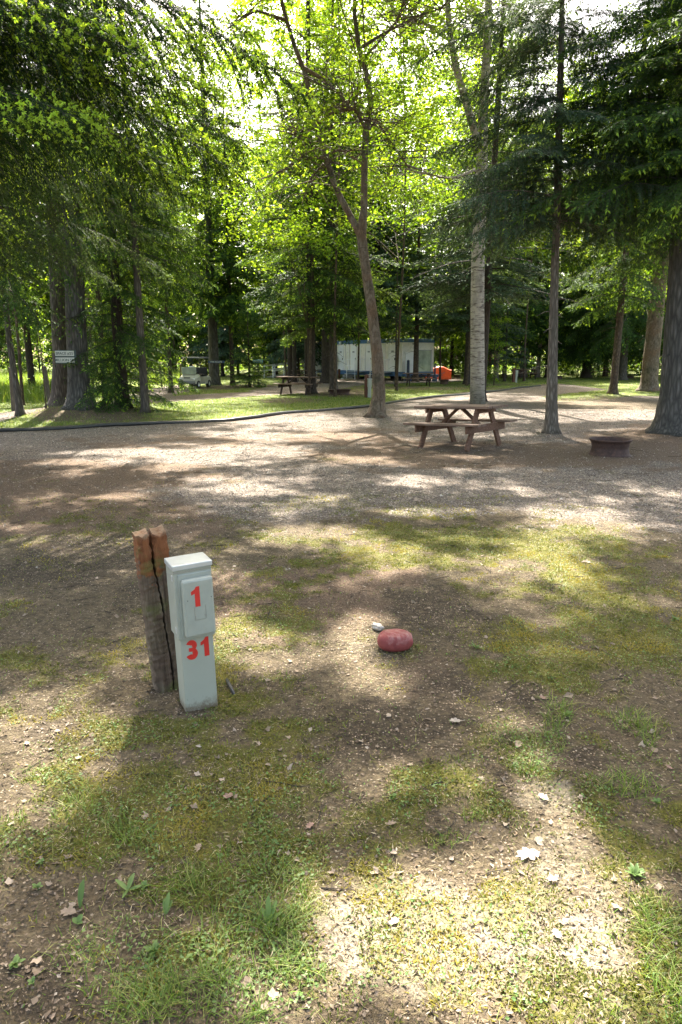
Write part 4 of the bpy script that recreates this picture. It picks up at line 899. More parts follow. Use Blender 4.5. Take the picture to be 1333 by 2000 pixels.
# ================================================================ single leaves and weeds in the foreground
def lobed_leaf(px, py, S, rz, mat, label, curl=.25, seed=0, stem=True, lobes=None):
    g = np.random.default_rng(seed); x, y = at(px, py)
    base = [(0, -.50), (.08, -.40), (.20, -.36), (.27, -.24), (.20, -.14), (.33, -.04), (.40, .08), (.30, .14), (.20, .15), (.27, .30), (.24, .40), (.14, .38), (.08, .46), (0, .58), (-.08, .44), (-.16, .40), (-.27, .38), (-.26, .24), (-.18, .12), (-.34, .10), (-.40, -.02), (-.30, -.10), (-.18, -.14), (-.26, -.26), (-.18, -.36), (-.07, -.40)]
    base = [(a+g.normal(0, .02), b+g.normal(0, .02)) for a, b in base]
    P = np.array(base)*S; n = len(P)
    ring0 = P; ring1 = P*.55; c0 = np.array([[0, 0.02*S]])
    A = np.concatenate([ring0, ring1, c0]); r2 = (A**2).sum(1)/(S*S)
    z = .006+curl*S*(A[:, 0]/S)**2*1.3 + .10*S*np.sin(A[:, 1]/S*7+seed)*r2 + g.normal(0, .010*S, len(A))
    V = np.column_stack([A, z]); F = [(k, (k+1) % n, n+(k+1) % n, n+k) for k in range(n)]+[(n+k, n+(k+1) % n, 2*n) for k in range(n)]
    V = list(map(tuple, V))
    if stem:
        b = len(V); 
        for (sx, sy, sz) in ((0, -.48*S, .008), (.02*S, -.8*S, .012)): V += [(sx-.0012, sy, sz), (sx+.0012, sy, sz), (sx, sy, sz+.002)]
        F += [(b, b+3, b+5, b+2), (b+1, b+2, b+5, b+4), (b, b+1, b+4, b+3)]
    o = mesh_obj('fallen_leaf', V, F, mat, loc=(x, y, hz(x, y)+.004)); o.rotation_euler = (R_.normal(0, .06), R_.normal(0, .06), rz); tag(o, label, 'fallen leaf', 'single fallen leaves'); return o
def m_dry(nm, c):
    t = NT(nm); n = t.noise(60, 5, .6, t.obj()); c2 = t.ramp(n, [(.3, tuple(v*.75 for v in c)), (.7, tuple(min(1, v*1.15) for v in c))]); t.bump(n, .3, .002); t.col(c2, .65, .3)
    tr = t.n('ShaderNodeBsdfTranslucent'); t.l(c2, tr.inputs[0]); mx = t.n('ShaderNodeMixShader'); mx.inputs[0].default_value = .25
    t.l(t.b.outputs[0], mx.inputs[1]); t.l(tr.outputs[0], mx.inputs[2]); t.l(mx.outputs[0], t.out.inputs[0]); return t.m
M['dry_pale'] = m_dry('dry_leaf_pale', (.36, .31, .255)); M['dry_tan'] = m_dry('dry_leaf_tan', (.25, .19, .135)); M['dry_pink'] = m_dry('dry_leaf_pink', (.27, .17, .13))
for a in ((1033, 1672, .085, rad(100), 'dry_pale', 'large pale lobed dry leaf lying in the sunlit patch', .12, 1), (1145, 1101, .075, rad(60), 'dry_tan', 'curled tan dead leaf alone on the moss at the right', .8, 2),
          (1062, 1560, .045, rad(30), 'dry_pale', 'small pale dry leaf at the top of the bare sandy strip', .3, 3), (765, 1612, .038, rad(-50), 'dry_tan', 'curled dry leaf at the shade edge left of the large pale leaf', .6, 4),
          (1088, 1830, .035, rad(10), 'dry_pale', 'white dry leaf scrap glaring on the sandy strip', .5, 5), (890, 1410, .055, rad(70), 'dry_pale', 'pale lobed leaf above the bright spot in the dark soil', .4, 6),
          (1012, 1455, .05, rad(-20), 'dry_tan', 'tan dry leaf beside the grass tuft left edge', .5, 7), (388, 1460, .028, rad(50), 'dry_pale', 'small folded pale leaf in the moss below the pedestal', .7, 8),
          (606, 1614, .036, rad(-30), 'dry_pink', 'pinkish tan leaf in the moss at the middle of the frame', .5, 9), (1306, 1503, .03, rad(20), 'dry_pink', 'star shaped reddish leaf near the right edge', .2, 10),
          (1060, 1366, .04, rad(15), 'dry_pink', 'flat rusty pink leaf scrap right of the dark soil', .2, 11), (447, 1557, .045, rad(130), 'dry_pink', 'rusty curled leaf in dark moss left of centre', .6, 12),
          (388, 1663, .034, rad(0), 'dry_tan', 'orange tan leaf in shaded grass below the pedestal', .6, 13), (135, 1785, .05, rad(80), 'dry_tan', 'brown dead leaf beside the upright broad weed', .3, 14),
          (1080, 1722, .035, rad(80), 'dry_pale', 'bleached leaf just below the large pale leaf', .4, 15), (770, 1805, .034, rad(-60), 'dry_pale', 'bleached curled leaf in the brightest sunlit moss', .5, 16)):
    lobed_leaf(a[0], a[1], a[2], a[3], M[a[4]], a[5], a[6], a[7])

def weed(px, py, spec, label, name='weed', seed=0, seedm='weed', stalk=0):
    """spec: (azimuth deg, length, width, lift) per leaf"""
    g = np.random.default_rng(seed); x, y = at(px, py); r = empty(name, (x, y, hz(x, y)), 0, label, 'weed', 'broad leaved weeds')
    for (az, L, W, lift) in spec:
        n = 8; V = []
        ca, sa = math.cos(rad(az)), math.sin(rad(az))
        for k in range(n+1):
            s_ = k/n; w = W*(math.sin(math.pi*min(1, s_**.85*.96+.02))**.8)*.5+.0012; d = L*s_*math.cos(lift*.8); z = L*(math.sin(lift)*s_ - .35*s_*s_*math.sin(lift)) + .004+stalk
            for q, zo in ((-1, .25*w), (0, 0), (1, .25*w)): V.append((ca*d-sa*w*q, sa*d+ca*w*q, z+zo))
        F = []
        for k in range(n):
            for i in (0, 1): F.append((k*3+i, k*3+i+1, k*3+i+4, k*3+i+3))
        mesh_obj('leaf', V, F, M[seedm], r, fattr=dict(rnd=np.full(len(F), g.uniform(.2, .9)), tip=np.full(len(F), g.uniform(0, .5))))
    if stalk:
        V, F = tube([(0, 0, -.01), (.002, 0, stalk*.6), (0, 0, stalk+.006)], [.002, .0018, .0015], 6); mesh_obj('stem', V, F, M[seedm], r)
    return r
g = np.random.default_rng(77)
weed(250, 1742, [(150, .055, .013, .5), (75, .055, .014, .9), (8, .055, .012, .35), (265, .04, .008, .3)], 'dark green rosette weed with long strap leaves at lower left', seed=1)
weed(157, 1775, [(88, .10, .014, 1.45), (100, .085, .012, 1.35)], 'tall upright broad blade weed left of the rosette', seed=2)
weed(152, 1805, [(60, .028, .017, 1.0), (150, .022, .014, .7), (-20, .02, .013, .6)], 'pale small weed at the foot of the upright blade weed', seed=3)
weed(525, 1805, [(95, .09, .014, 1.4), (60, .07, .014, 1.1), (20, .05, .012, .8), (130, .05, .012, 1.0)], 'clump of broad upright leaves near the sunlit grass edge', seed=4)
weed(325, 1790, [(85, .07, .012, 1.3), (110, .05, .012, 1.2), (60, .045, .012, 1.1)], 'narrow upright weed right of the rosette', seed=5)
def bushy(px, py, n, L, R, label, seed, spread=.03):
    g = np.random.default_rng(seed); sp = []
    return weed(px, py, [(float(g.uniform(0, 360)), L*.72*float(g.uniform(.4, 1.25)), R*.62*float(g.uniform(.7, 1.1)), float(g.uniform(.15, 1.3))) for _ in range(int(n*1.4))], label, seed=seed, stalk=.006)
for a in ((1240, 1715, 26, .045, .016, 'leafy bright green weed clump at the right of the sunlit patch', 11), (300, 1865, 14, .035, .015, 'small rounded weed in the shaded lower left grass', 12), (30, 1890, 9, .032, .016, 'weed with round leaves on dark soil at the left edge', 13),
          (75, 1680+60, 8, .026, .014, 'pair leaved seedling near the left edge above the dark soil', 14), (285, 1858-120, 9, .024, .012, 'low seedling cluster right of the strap leaved rosette', 15), (1107, 1402, 12, .045, .02, 'green weed tuft in the clearing above the grass patch', 16),
          (1318, 1212, 10, .05, .022, 'round green weed at the right edge level with the red rock', 17), (930, 1268, 9, .05, .018, 'small weed right of the red rock', 18), (1285, 1572, 9, .03, .016, 'small weed with oval leaves near the right edge', 19), (65, 1925, 8, .022, .012, 'tiny seedling on dark soil in the bottom left corner', 20),
          (83, 1690, 7, .022, .012, 'two leafed sprout at the left edge', 21), (430, 1680, 7, .02, .011, 'seedling among grass below the pedestal', 22), (768, 1560, 8, .03, .014, 'pale weed in the dappled moss left of the sandy strip', 23)):
    bushy(a[0], a[1], a[2], a[3], a[4], a[5], a[6])
# ================================================================ vegetation
def nrm(v): return v/(np.linalg.norm(v, axis=-1, keepdims=True)+1e-9)
def leafquads(P, D, N, L, W, up=.12):
    """diamond leaves: P base, D direction, N normal"""
    S = nrm(np.cross(D, N)); L = np.asarray(L)[:, None]; W = np.asarray(W)[:, None]
    m = P+D*L*.45
    return np.stack([P, m+S*W/2+N*W*up, P+D*L, m-S*W/2+N*W*up], 1).reshape(-1, 3)
def bough_template(seed, L, ntw, leaf, lw, step, spread=.36, arch=.06, hang=.35, ang=58, sub=0.0, tipf=.14, thick=.02, tuft=1):
    """a conifer bough along +x ending at (L,0,0); returns leaves (n,4,3), tip, rnd, twig tubes"""
    g = np.random.default_rng(seed); Vs = []; tips = []; segs = []
    S = lambda t: np.stack([L*t, .02*L*np.sin(5*t+seed), arch*L*4*t*(1-t)], -1)
    tt = np.linspace(0, 1, 9); segs.append((S(tt), thick*(1-.85*tt)))
    for t in np.sort(np.concatenate([np.linspace(.10, .985, ntw)]*2)+g.normal(0, .3/ntw, 2*ntw)):
        t = min(.99, max(.04, t)); 
    ts = np.linspace(.08, .985, ntw)
    for si in (-1, 1):
        for t0 in ts:
            t = min(.99, max(.03, t0+g.normal(0, .35/ntw)))
            l = L*spread*((1-t)**.75*.95+.10)*min(1, .35+t*2.2)*g.uniform(.6, 1.15)
            b = S(np.array(t)); a = rad(ang*g.uniform(.75, 1.15)*(1-.35*t)); 
            d0 = nrm(np.array([math.cos(a), si*math.sin(a), g.normal(-.05, .12)]))
            n = max(3, int(l/step)); s = (np.arange(n)+g.random())/n; s = s[s < 1]
            hg = hang*g.uniform(.4, 1.5)
            def path(s_): return b + d0*(l*s_)[:, None]*(1-.25*hg*s_[:, None]) + np.array([0, 0, -1])*(hg*l*s_**1.8)[:, None]
            if l > .25*L*spread or g.random() < .3: sk = np.array([0, .5, 1.]); segs.append((path(sk), thick*.22*np.array([1, .6, .2])))
            P = path(s); T_ = nrm(path(s+.05)-P); side = nrm(np.cross(T_, np.array([0, 0, 1.0])))
            for q in (-1, 1):
                D = nrm(T_*g.uniform(.5, 1.0, (len(s), 1)) + side*q*g.uniform(.5, .9, (len(s), 1)) + np.array([0, 0, 1])*g.normal(-.12-sub, .22, (len(s), 1)))
                N = nrm(np.array([0, 0, 1.0])+g.normal(0, .35, (len(s), 3)))
                ll = leaf*g.uniform(.6, 1.25, len(s))*(1-.35*s)
                Vs.append(leafquads(P, D, N, ll, lw*g.uniform(.7, 1.2, len(s)))); tips.append((s > .80)*(g.random(len(s)) < (tipf*4 if tuft == 1 else .25))*g.uniform(.3, 1, len(s)) * (1 if g.random() < .75 else .1))
            # end tufts of the twig and of its short side shoots
            for sp in ([1.0] if tuft == 1 else [1.0, .88, .76, .62]):
                if tuft > 1 and g.random() < (.25 if t > .25 else .6): continue
                nt = 2 if tuft == 1 else 10; e = path(np.array([sp]))+ (0 if sp == 1 else side[:1]*g.choice([-1, 1])*leaf*1.3)
                if tuft > 1: e = e+np.array([[0, 0, .045]])
                up_ = b[2]-e[0, 2]
                if tuft > 1 and up_ > .22 and g.random() < .8: continue
               
                P = np.repeat(e, nt, 0); D = nrm(np.tile(T_[-1:], (nt, 1))*(1 if tuft == 1 else .6)+g.normal(0, .45 if tuft == 1 else .6, (nt, 3))); N = nrm(np.array([[0, 0, 1.]])+g.normal(0, .5, (nt, 3)))
                Vs.append(leafquads(P, D, N, np.full(nt, leaf*(.95 if tuft == 1 else .8)), np.full(nt, lw*1.4))); tips.append(np.full(nt, g.uniform(.5, 1) if (g.random() < tipf*5 if tuft == 1 else (up_ < .2 or g.random() < .3)) else 0.0))
    V = np.concatenate(Vs); tip = np.concatenate(tips); return dict(V=V, tip=tip, rnd=g.random(len(tip)), segs=segs, L=L)
def sun_keep(P, g, strength=.97, ymax=22):
    """keep a leaf unless its shadow would fall where the photo shows sunlit ground"""
    t = P[:, 2]/SDIR[2]; x = P[:, 0]-SDIR[0]*t; y = P[:, 1]-SDIR[1]*t
    k = np.ones(len(P), bool); m = (y < ymax) & (y > -1) & (np.abs(x) < .65*y+1.5)
    if m.any():
        r = lit(x[m], y[m]); k[m] = g.random(m.sum()) > r*strength
    return k
class Crown:
    def __init__(s): s.V = []; s.tip = []; s.rnd = []; s.segs = []
    def bough(s, tpl, p0, p1, roll=0.0, tipk=1.0, wk=1.0):
        p0 = np.array(p0, float); p1 = np.array(p1, float); d = p1-p0; L = np.linalg.norm(d); k = L/tpl['L']; X = d/L
        Y = np.cross([0, 0, 1.0], X); Y /= np.linalg.norm(Y)+1e-9; Z = np.cross(X, Y)
        if roll: Y, Z = Y*math.cos(roll)+Z*math.sin(roll), Z*math.cos(roll)-Y*math.sin(roll)
        R = np.stack([X, Y*wk, Z])*k
        s.V.append(tpl['V']@R+p0); s.tip.append(tpl['tip']*tipk); s.rnd.append(tpl['rnd'])
        few = k*tpl['L'] < 1.2 or FAR
        for P, r in (tpl['segs'][:1] if few else tpl['segs']): s.segs.append((P@R+p0, r*k))
    def leaves(s, cen, rad_, n, size, g, flat=.6, tipp=.15, out=None):
        """broadleaf clumps: cen (m,3)"""
        m = len(cen); q = nrm(g.normal(0, 1, (m, n, 3)))*g.random((m, n, 1))**.45; q[..., 2] *= flat
        P = (cen[:, None]+q*np.asarray(rad_).reshape(-1, 1, 1)).reshape(-1, 3); N_ = len(P)
        az = g.random(N_)*2*np.pi; dn = g.uniform(-.9, .15, N_); D = nrm(np.stack([np.cos(az), np.sin(az), dn], 1)); N = nrm(np.array([0, 0, 1.0])+g.normal(0, .55, (N_, 3)))
        L = size*g.uniform(.6, 1.25, N_); s.V.append(leafquads(P, D, N, L, L*g.uniform(.55, .85, N_), .18))
        cr = np.repeat(g.uniform(0, 1, m), n); s.rnd.append(np.clip(.5*cr+.5*g.random(N_), 0, 1)); s.tip.append(np.where(g.random(N_) < tipp, g.random(N_), 0)+np.repeat((g.random(m) < .3)*.35, n))
    def build(s, root, leafmat, barkmat, trunk=None, cull=True, nm='crown', seed=1, n_seg=5, strength=.97, off=(0, 0, 0), ymax=22):
        V = np.concatenate(s.V).reshape(-1, 4, 3); tip = np.concatenate(s.tip); rnd = np.concatenate(s.rnd)
        off = np.array(off, float)
        if cull:
            k = sun_keep(V[:, 0]+off, np.random.default_rng(seed), strength, ymax); V = V[k]; tip = tip[k]; rnd = rnd[k]
        mesh_obj(nm, V.reshape(-1, 3), np.arange(len(V)*4).reshape(-1, 4), leafmat, root, fattr=dict(tip=np.clip(tip, 0, 1), rnd=rnd))
        segs = s.segs
        if cull and segs:
            k = sun_keep(np.array([np.asarray(P)[len(P)//2] for P, r in segs])+off, np.random.default_rng(seed+1), strength*.85, ymax)
            segs = [q for q, kk in zip(segs, k) if kk]
        return segs
def trunk_mesh(P, r, segs, mat, root, n=18, flare=1.45, seed=0, rough=.05, thin=6, bigs=()):
    P = np.array(P, float); r = np.array(r, float)
    d = np.concatenate([[0], np.cumsum(np.linalg.norm(np.diff(P, axis=0), axis=1))]); s = np.unique(np.concatenate([np.linspace(0, min(1.2, d[-1]*.2), 9), np.linspace(0, d[-1], 40)]))
    Q = np.stack([np.interp(s, d, P[:, i]) for i in range(3)], 1); q = np.interp(s, d, r)*(1+(flare-1)*np.exp(-s/.22))
    g = np.random.default_rng(seed); a = np.arange(n)/n*2*np.pi; lob = .5+.5*np.cos(a*g.integers(4, 6)+g.random()*6); 
    V, F = tube(Q, q, n, True, rough, seed)
    V = V.reshape(len(s), n, 3); c = Q[:, None]; V = c+(V-c)*(1+(.30*lob[None]*np.exp(-s/.16)[:, None])[..., None]); V = V.reshape(-1, 3)
    Vs = [V]; Fs = list(F); o = len(V)
    for (BP, Br) in bigs:
        BP = np.array(BP, float); t = np.linspace(0, 1, 22); dd = np.linspace(0, 1, len(BP)); BQ = np.stack([np.interp(t, dd, BP[:, i]) for i in range(3)], 1); kk = np.array([.25, .5, .25]); 
        for i in range(3): BQ[1:-1, i] = np.convolve(BQ[:, i], kk, 'valid')
        v, f = tube(BQ, np.interp(t, np.linspace(0, 1, len(Br)), Br), 12, True, .05, seed+o); Vs.append(v); Fs += [tuple(i+o for i in q_) for q_ in f]; o += len(v)
    if segs:
        v, f = tubes_np_mixed(segs, thin); Vs.append(v); Fs += [tuple(q_) for q_ in (f+o).tolist()]
    return mesh_obj('trunk', np.concatenate(Vs), Fs, mat, root, smooth=True)
def tubes_np_mixed(segs, n=4): return tubes_np(segs, n)
FAR = False
TPL_NEAR = [bough_template(s, 3.2, 44, .040, .0090, .0115, .50, .10, .50, 60, .10, .22, .009, 5) for s in (1, 2, 3)]
TPL_MID = [bough_template(s, 2.6, 20, .14, .036, .060, .42, .05, .38, 58, .02, .08, .018) for s in (4, 5, 6)]
TPL_DROOP = [bough_template(s, 2.6, 22, .13, .036, .060, .40, .08, .95, 60, .25, .05, .018) for s in (7, 8)]
TPL_FLAT = [bough_template(s, 2.6, 22, .14, .034, .055, .44, .04, .12, 55, .0, .08, .018) for s in (9, 10)]
TPL_FINE = [bough_template(s, 2.6, 30, .085, .021, .034, .42, .06, h_, 58, .05, .10, .014) for s, h_ in ((14, .35), (15, .6), (16, .2))]
TPL_FAR = [bough_template(s, 2.6, 14, .30, .095, .13, .44, .05, .45, 58, .05, .08, .03) for s in (11, 12)]

def conifer(name, x, y, H, h0, R, n, tpls, leafmat, barkmat, r0, label, group=None, seed=1, droop=.25, lean=(0, 0), cull=True, tipk=1.0, azs=None, top_r=.25, cat='conifer tree', skip_up=0, prof=.8, stubs=12, flare=1.45, pts=None, extra=None, strength=.97, bend=0, local=False):
    g = np.random.default_rng(seed); z0 = hz(x, y)-.05
    root = empty(name, (x, y, z0), 0, label, cat, group); ox, oy = (x, y)
    hs = np.linspace(0, H, 12)
    if pts is None:
        P = np.stack([lean[0]*hs+bend*np.sin(hs/H*3.1), lean[1]*hs, hs], 1); r = r0*(1-hs/H)**.8*.92+r0*.08
        r = np.maximum(r, .012)
    else: P, r = pts
    def tp(h): return np.array([np.interp(h, P[:, 2], P[:, 0]), np.interp(h, P[:, 2], P[:, 1]), h])
    cr = Crown()
    for k in range(n):
        u = (k+g.random())/n; h = h0+(H-h0)*u**1.1*.985
        if skip_up and h > skip_up and g.random() < .5: continue
        az = k*2.399+g.normal(0, .35) if azs is None else rad(g.uniform(*azs))
        fr = (h-h0)/(H-h0); rr = R*((1-fr)**prof)*(.55+.45*min(1, (fr+.06)*7))*g.uniform(.7, 1.15)+top_r
        b = tp(h); e = b+np.array([math.cos(az)*rr, math.sin(az)*rr, -droop*rr*g.uniform(.5, 1.4)+.25*rr*fr])
        cr.bough(tpls[int(g.integers(len(tpls)))], b, e, g.normal(0, .25), tipk, g.uniform(.8, 1.2))
    for (p0, p1, ti) in (extra or []):
        cr.bough(tpls[ti % len(tpls)], np.array(p0)-(x, y, z0), np.array(p1)-(x, y, z0), 0, tipk, 1.0)
    stub = []
    for k in range(stubs):
        h = g.uniform(.12*H*.5, max(h0, .15*H)+1); b = tp(h); az = g.random()*6.28; l = g.uniform(.2, .9)*(.6+r0*2)
        stub.append((np.array([b, b+[math.cos(az)*l*.5, math.sin(az)*l*.5, -.03*l], b+[math.cos(az)*l, math.sin(az)*l, -.25*l]]), np.array([.014, .009, .004])))
    segs = cr.build(root, leafmat, barkmat, None, cull, seed=seed, strength=strength, off=(x, y, z0))
    trunk_mesh(P, r, segs+stub, barkmat, root, seed=seed, flare=flare, thin=4)
    return root
def px_pts(L, d, x, y, z0, dd=0):
    out = []
    for i, (px, py) in enumerate(L):
        a = at_d(px, py, d+dd*i/(len(L)-1)); out.append((a[0]-x, a[1]-y, a[2]-z0))
    return np.array(out)

# ---------------------------------------------------------------- near hemlocks at the left, their trunks outside the frame
def near_boughs(name, x, y, H, r0, lst, fill, leafmat, label, seed, tpls, azr, tipk=1):
    z0 = hz(x, y)-.05; g = np.random.default_rng(seed); root = empty(name, (x, y, z0), 0, label, 'hemlock tree'); o = np.array((x, y, z0)); cr = Crown()
    for (px, py, d, ph) in lst:                               # tip of the bough: photo pixel and distance; ph = how far above the tip it leaves the trunk
        e = np.array(at_d(px, py, d)); b = np.array((x, y, e[2]+ph)); cr.bough(tpls[int(g.integers(len(tpls)))], b-o, e-o, g.normal(0, .12), tipk)
    for k in range(fill[0]):
        h = g.uniform(fill[1], fill[2]); az = rad(g.uniform(*azr)); rr = fill[3]*(1-.5*(h-fill[1])/(fill[2]-fill[1]))*g.uniform(.6, 1.1)
        cr.bough(tpls[int(g.integers(len(tpls)))], (0, 0, h), (math.cos(az)*rr, math.sin(az)*rr, h-.3*rr*g.uniform(.4, 1.5)), g.normal(0, .2), tipk*.8)
    segs = cr.build(root, leafmat, None, seed=seed, off=o, strength=.92)
    hs = np.linspace(0, H, 10); trunk_mesh(np.stack([0*hs, 0*hs, hs], 1), r0*(1-hs/H*.9), segs, M['bark_fir'], root, seed=seed, thin=5)
    return root
FAR = False
near_boughs('hemlock_tree', -4.9, 7.6, 15, .26,
            [(595, 190, 8.2, 1.05), (560, 330, 8.6, .75), (480, 60, 7.6, .9), (430, 200, 7.4, .8), (330, 60, 6.6, .5), (350, 150, 6.9, .6), (270, 110, 6.3, .5), (210, 40, 6.2, .3), (110, 60, 6.0, .3),
             (180, 260, 6.2, .45), (150, 235, 5.9, .4), (90, 250, 5.7, .3), (20, 240, 5.6, .2), (330, 330, 8.0, .7), (440, 330, 8.6, .8), (510, 370, 9.2, .7), (250, 290, 7.6, .5), (400, 110, 7.9, .7), (520, 130, 8.2, .9), (300, 210, 7.3, .6), (60, 30, 6.4, .3), (390, 390, 9.0, .7), (160, 130, 6.8, .4)],
            (14, 3.6, 5.2, 3.2, 0), M['needle_tip'], 'big hemlock with drooping tip bright boughs reaching in from the upper left', 21, TPL_NEAR, (70, 250), 1.0)
near_boughs('hemlock_tree', -6.2, 11.5, 14, .22,
            [(300, 470, 12.0, 1.0), (260, 420, 11.5, .8), (330, 540, 13.0, .9), (190, 520, 11.2, .7), (230, 560, 12.6, .7), (110, 470, 10.8, .5), (90, 560, 11.5, .5), (30, 510, 11.0, .4), (310, 400, 12.5, .7), (40, 590, 12.0, .4), (150, 380, 11.0, .5), (60, 380, 10.8, .4)],
            (12, 4.0, 8.5, 3.0, 0), M['needle_grey'], 'second hemlock with dull grey green hanging boughs at the left, under the bright tipped one', 22, TPL_NEAR, (-60, 60), .5)

# ---------------------------------------------------------------- named trunks of the clearing
def tree_pts(key, L, rr, dd=0):
    x, y = T[key]; z0 = hz(x, y)-.05; P = px_pts(L, y, x, y, z0, dd); P[0] = (0, 0, 0); return x, y, z0, P, np.array(rr)
def W(px, d): return px/FPX*d/2                                # half width in metres of something px wide at distance d
BB = M['bark_big']
d = T['left_b'][1]
x, y, z0, P, r = tree_pts('left_b', [(160, 812), (152, 700), (146, 560), (138, 400), (128, 200), (118, 0), (110, -200)], [W(47, d), W(37, d), W(34, d), W(31, d), W(27, d), W(22, d), W(10, d)])
conifer('fir_tree', x, y, P[-1][2], 5.6, 2.8, 46, TPL_MID, M['needle'], BB, .3, 'thick barked fir of the double trunk carrying the two row sign', 'clearing firs', seed=31, droop=.35, pts=(P, r), skip_up=12)
x, y, z0, P, r = tree_pts('left_a', [(116, 808), (112, 700), (104, 560), (96, 400), (84, 200), (70, 0), (60, -200)], [W(40, d), W(32, d), W(30, d), W(28, d), W(24, d), W(18, d), W(9, d)])
conifer('fir_tree', x, y+.35, P[-1][2], 5.8, 2.6, 40, TPL_MID, M['needle'], M['bark_fir'], .3, 'left rear trunk of the double fir behind the two row sign', 'clearing firs', seed=32, droop=.35, pts=(P, r), azs=(60, 300), skip_up=12)
d = T['lean'][1]
x, y, z0, P, r = tree_pts('lean', [(42, 818), (30, 740), (18, 660), (8, 560), (2, 440), (-4, 250), (-20, 0)], [W(14, d), W(11, d), W(10, d), W(9, d), W(8, d), W(6, d), W(3, d)])
conifer('fir_tree', x, y, P[-1][2], 2.9, 2.2, 70, TPL_DROOP, M['needle'], M['bark_fir'], .12, 'slender leaning conifer at the far left edge', 'clearing firs', seed=33, droop=.4, pts=(P, r))
d = T['bush'][1]
conifer('fir_tree', *T['bush'], 17, .35, 2.1, 170, TPL_MID, M['needle'], M['bark_dark'], W(24, d), 'dark dense fir clothed in boughs down to the ground, right of the double trunk', 'clearing firs', seed=34, droop=.30, skip_up=12)
conifer('fir_tree', *T['slim'], 15, 3.9, 2.2, 90, TPL_MID, M['needle'], M['bark_fir'], W(15, T['slim'][1]), 'slim bare stemmed fir right of the dark bushy fir', 'clearing firs', seed=35, droop=.35, skip_up=12)
for (px, py, R, H, sd, h0) in ((208, 796, 1.9, 12, 36, .5), (335, 775, 2.2, 12, 37, 4.6)):
    x, y = at(px, py-8); conifer('fir_tree', x, y, H, h0, R, 80, TPL_MID, M['needle'], M['bark_dark'], .11, ('leafy young fir tucked between the double trunk and the dark bushy fir' if sd == 36 else 'dark young fir hanging over the lane right of the slim fir'), 'clearing firs', seed=sd, droop=.35)
d = T['signt'][1]
conifer('fir_tree', *T['signt'], 22, 4.4, 3.4, 80, TPL_FAR+TPL_MID[:1], M['needle'], BB, W(20, d), 'thick grey trunk fir with the narrow blue sign beside the golf cart', 'clearing firs', seed=38, droop=.4)
x, y = at(488, 756); conifer('fir_sapling', x, y, 4.6, .15, 1.25, 80, TPL_FLAT, M['needle'], M['bark_dark'], .06, 'low spreading young fir bush right of the blue signed trunk', None, seed=39, droop=.15, tipk=1.3, cat='young fir', stubs=0, prof=.9)
x, y = at(455, 752); conifer('fir_tree', x, y, 18, 3.9, 2.3, 90, TPL_FAR+TPL_MID[:1], M['needle'], M['bark_dark'], .14, 'fir standing behind the low fir bush', 'clearing firs', seed=40, droop=.35)
for key, w, H, h0, R, n, lb, sd, mt in (('c1', 12, 16, 3.2, 2.2, 60, 'thin brown trunk just left of the ramp table', 41, 'needle'), ('c1b', 9, 13, 3.6, 2.0, 46, 'thinner twin stem beside the trunk left of the ramp table', 42, 'needle'),
                                    ('c2', 17, 21, 3.0, 3.2, 120, 'dark straight fir trunk directly behind the grass table', 43, 'needle'), ('c3', 15, 19, 3.3, 2.7, 100, 'grey straight fir trunk with a fire ring at its foot', 44, 'needle_grey'),
                                    ('c4', 24, 22, 4.0, 3.2, 90, 'broad based fir trunk in front of the trailer doors', 45, 'needle')):
    dd_ = T[key][1]; conifer('fir_tree', *T[key], H, h0, R, n, TPL_FLAT+TPL_MID[:1], M[mt], M['bark_dark'] if mt == 'needle' else M['bark_fir'], W(w, dd_), lb, 'clearing firs', seed=sd, droop=.28, skip_up=14)
conifer('fir_tree', *T['thin'], 16, 3.3, 3.0, 120, TPL_FLAT, M['needle_blue'], M['bark_red'], W(11, T['thin'][1]), 'blue green layered fir in front of the trailer end wall', 'clearing firs', seed=46, droop=.18)
conifer('fir_sapling', *T['tiny'], 7.5, 3.2, 1.2, 26, TPL_FLAT, M['needle'], M['bark_dark'], .07, 'spindly young tree stem right of the forked birch before the trailer', None, seed=47, droop=.2, cat='young fir')
x, y = at(912, 750); conifer('fir_tree', x, y, 19, 3.6, 3.6, 120, TPL_FLAT, M['needle_blue'], M['bark_dark'], .20, 'dark trunk fir with layered boughs behind the straight birch', 'clearing firs', seed=48, droop=.18)
# slim right tree, boughs mostly above head height and reaching left
d = T['slimr'][1]
x, y, z0, P, r = tree_pts('slimr', [(1077, 848), (1080, 700), (1083, 560), (1090, 350), (1096, 120), (1100, -60), (1104, -250)], [W(25, d), W(17.5, d), W(14.5, d), W(13, d), W(10.5, d), W(8, d), W(3, d)])
ex = []
for (px, py, dz, ti, dd_) in ((905, 350, .4, 1, -1.2), (930, 420, .3, 2, -.6), (960, 270, .5, 0, .8), (1000, 390, .3, 1, .4), (1020, 220, .5, 2, -.8), (890, 200, .7, 0, 1.2), (1180, 330, .4, 1, -1.6), (1210, 400, .3, 2, .6), (1150, 150, .6, 0, 1.4), (880, 380, .4, 0, 0), (850, 300, .5, 1, .5), (960, 330, .5, 0, -1.5), (900, 470, .3, 1, 1), (1010, 300, .4, 2, -2), (800, 130, .9, 0, .2), (860, 60, .8, 1, -.8), (1230, 330, .4, 2, -1), (1180, 230, .6, 0, -2), (1200, 120, .6, 1, .5), (980, 160, .6, 0, 1.5), (1010, 60, .6, 1, -1.5), (940, 240, .6, 1, -.5), (870, 420, .3, 0, 2), (1150, 440, .3, 1, 1.5), (1240, 440, .3, 0, 0), (1000, 450, .3, 2, -1)):
    e = np.array(at_d(px, py, y+dd_)); fr = np.clip((e[2]+dz)/P[-1][2], 0, 1); ex.append(((x+np.interp(e[2]+dz, P[:, 2], P[:, 0]), y, e[2]+dz), e, ti))
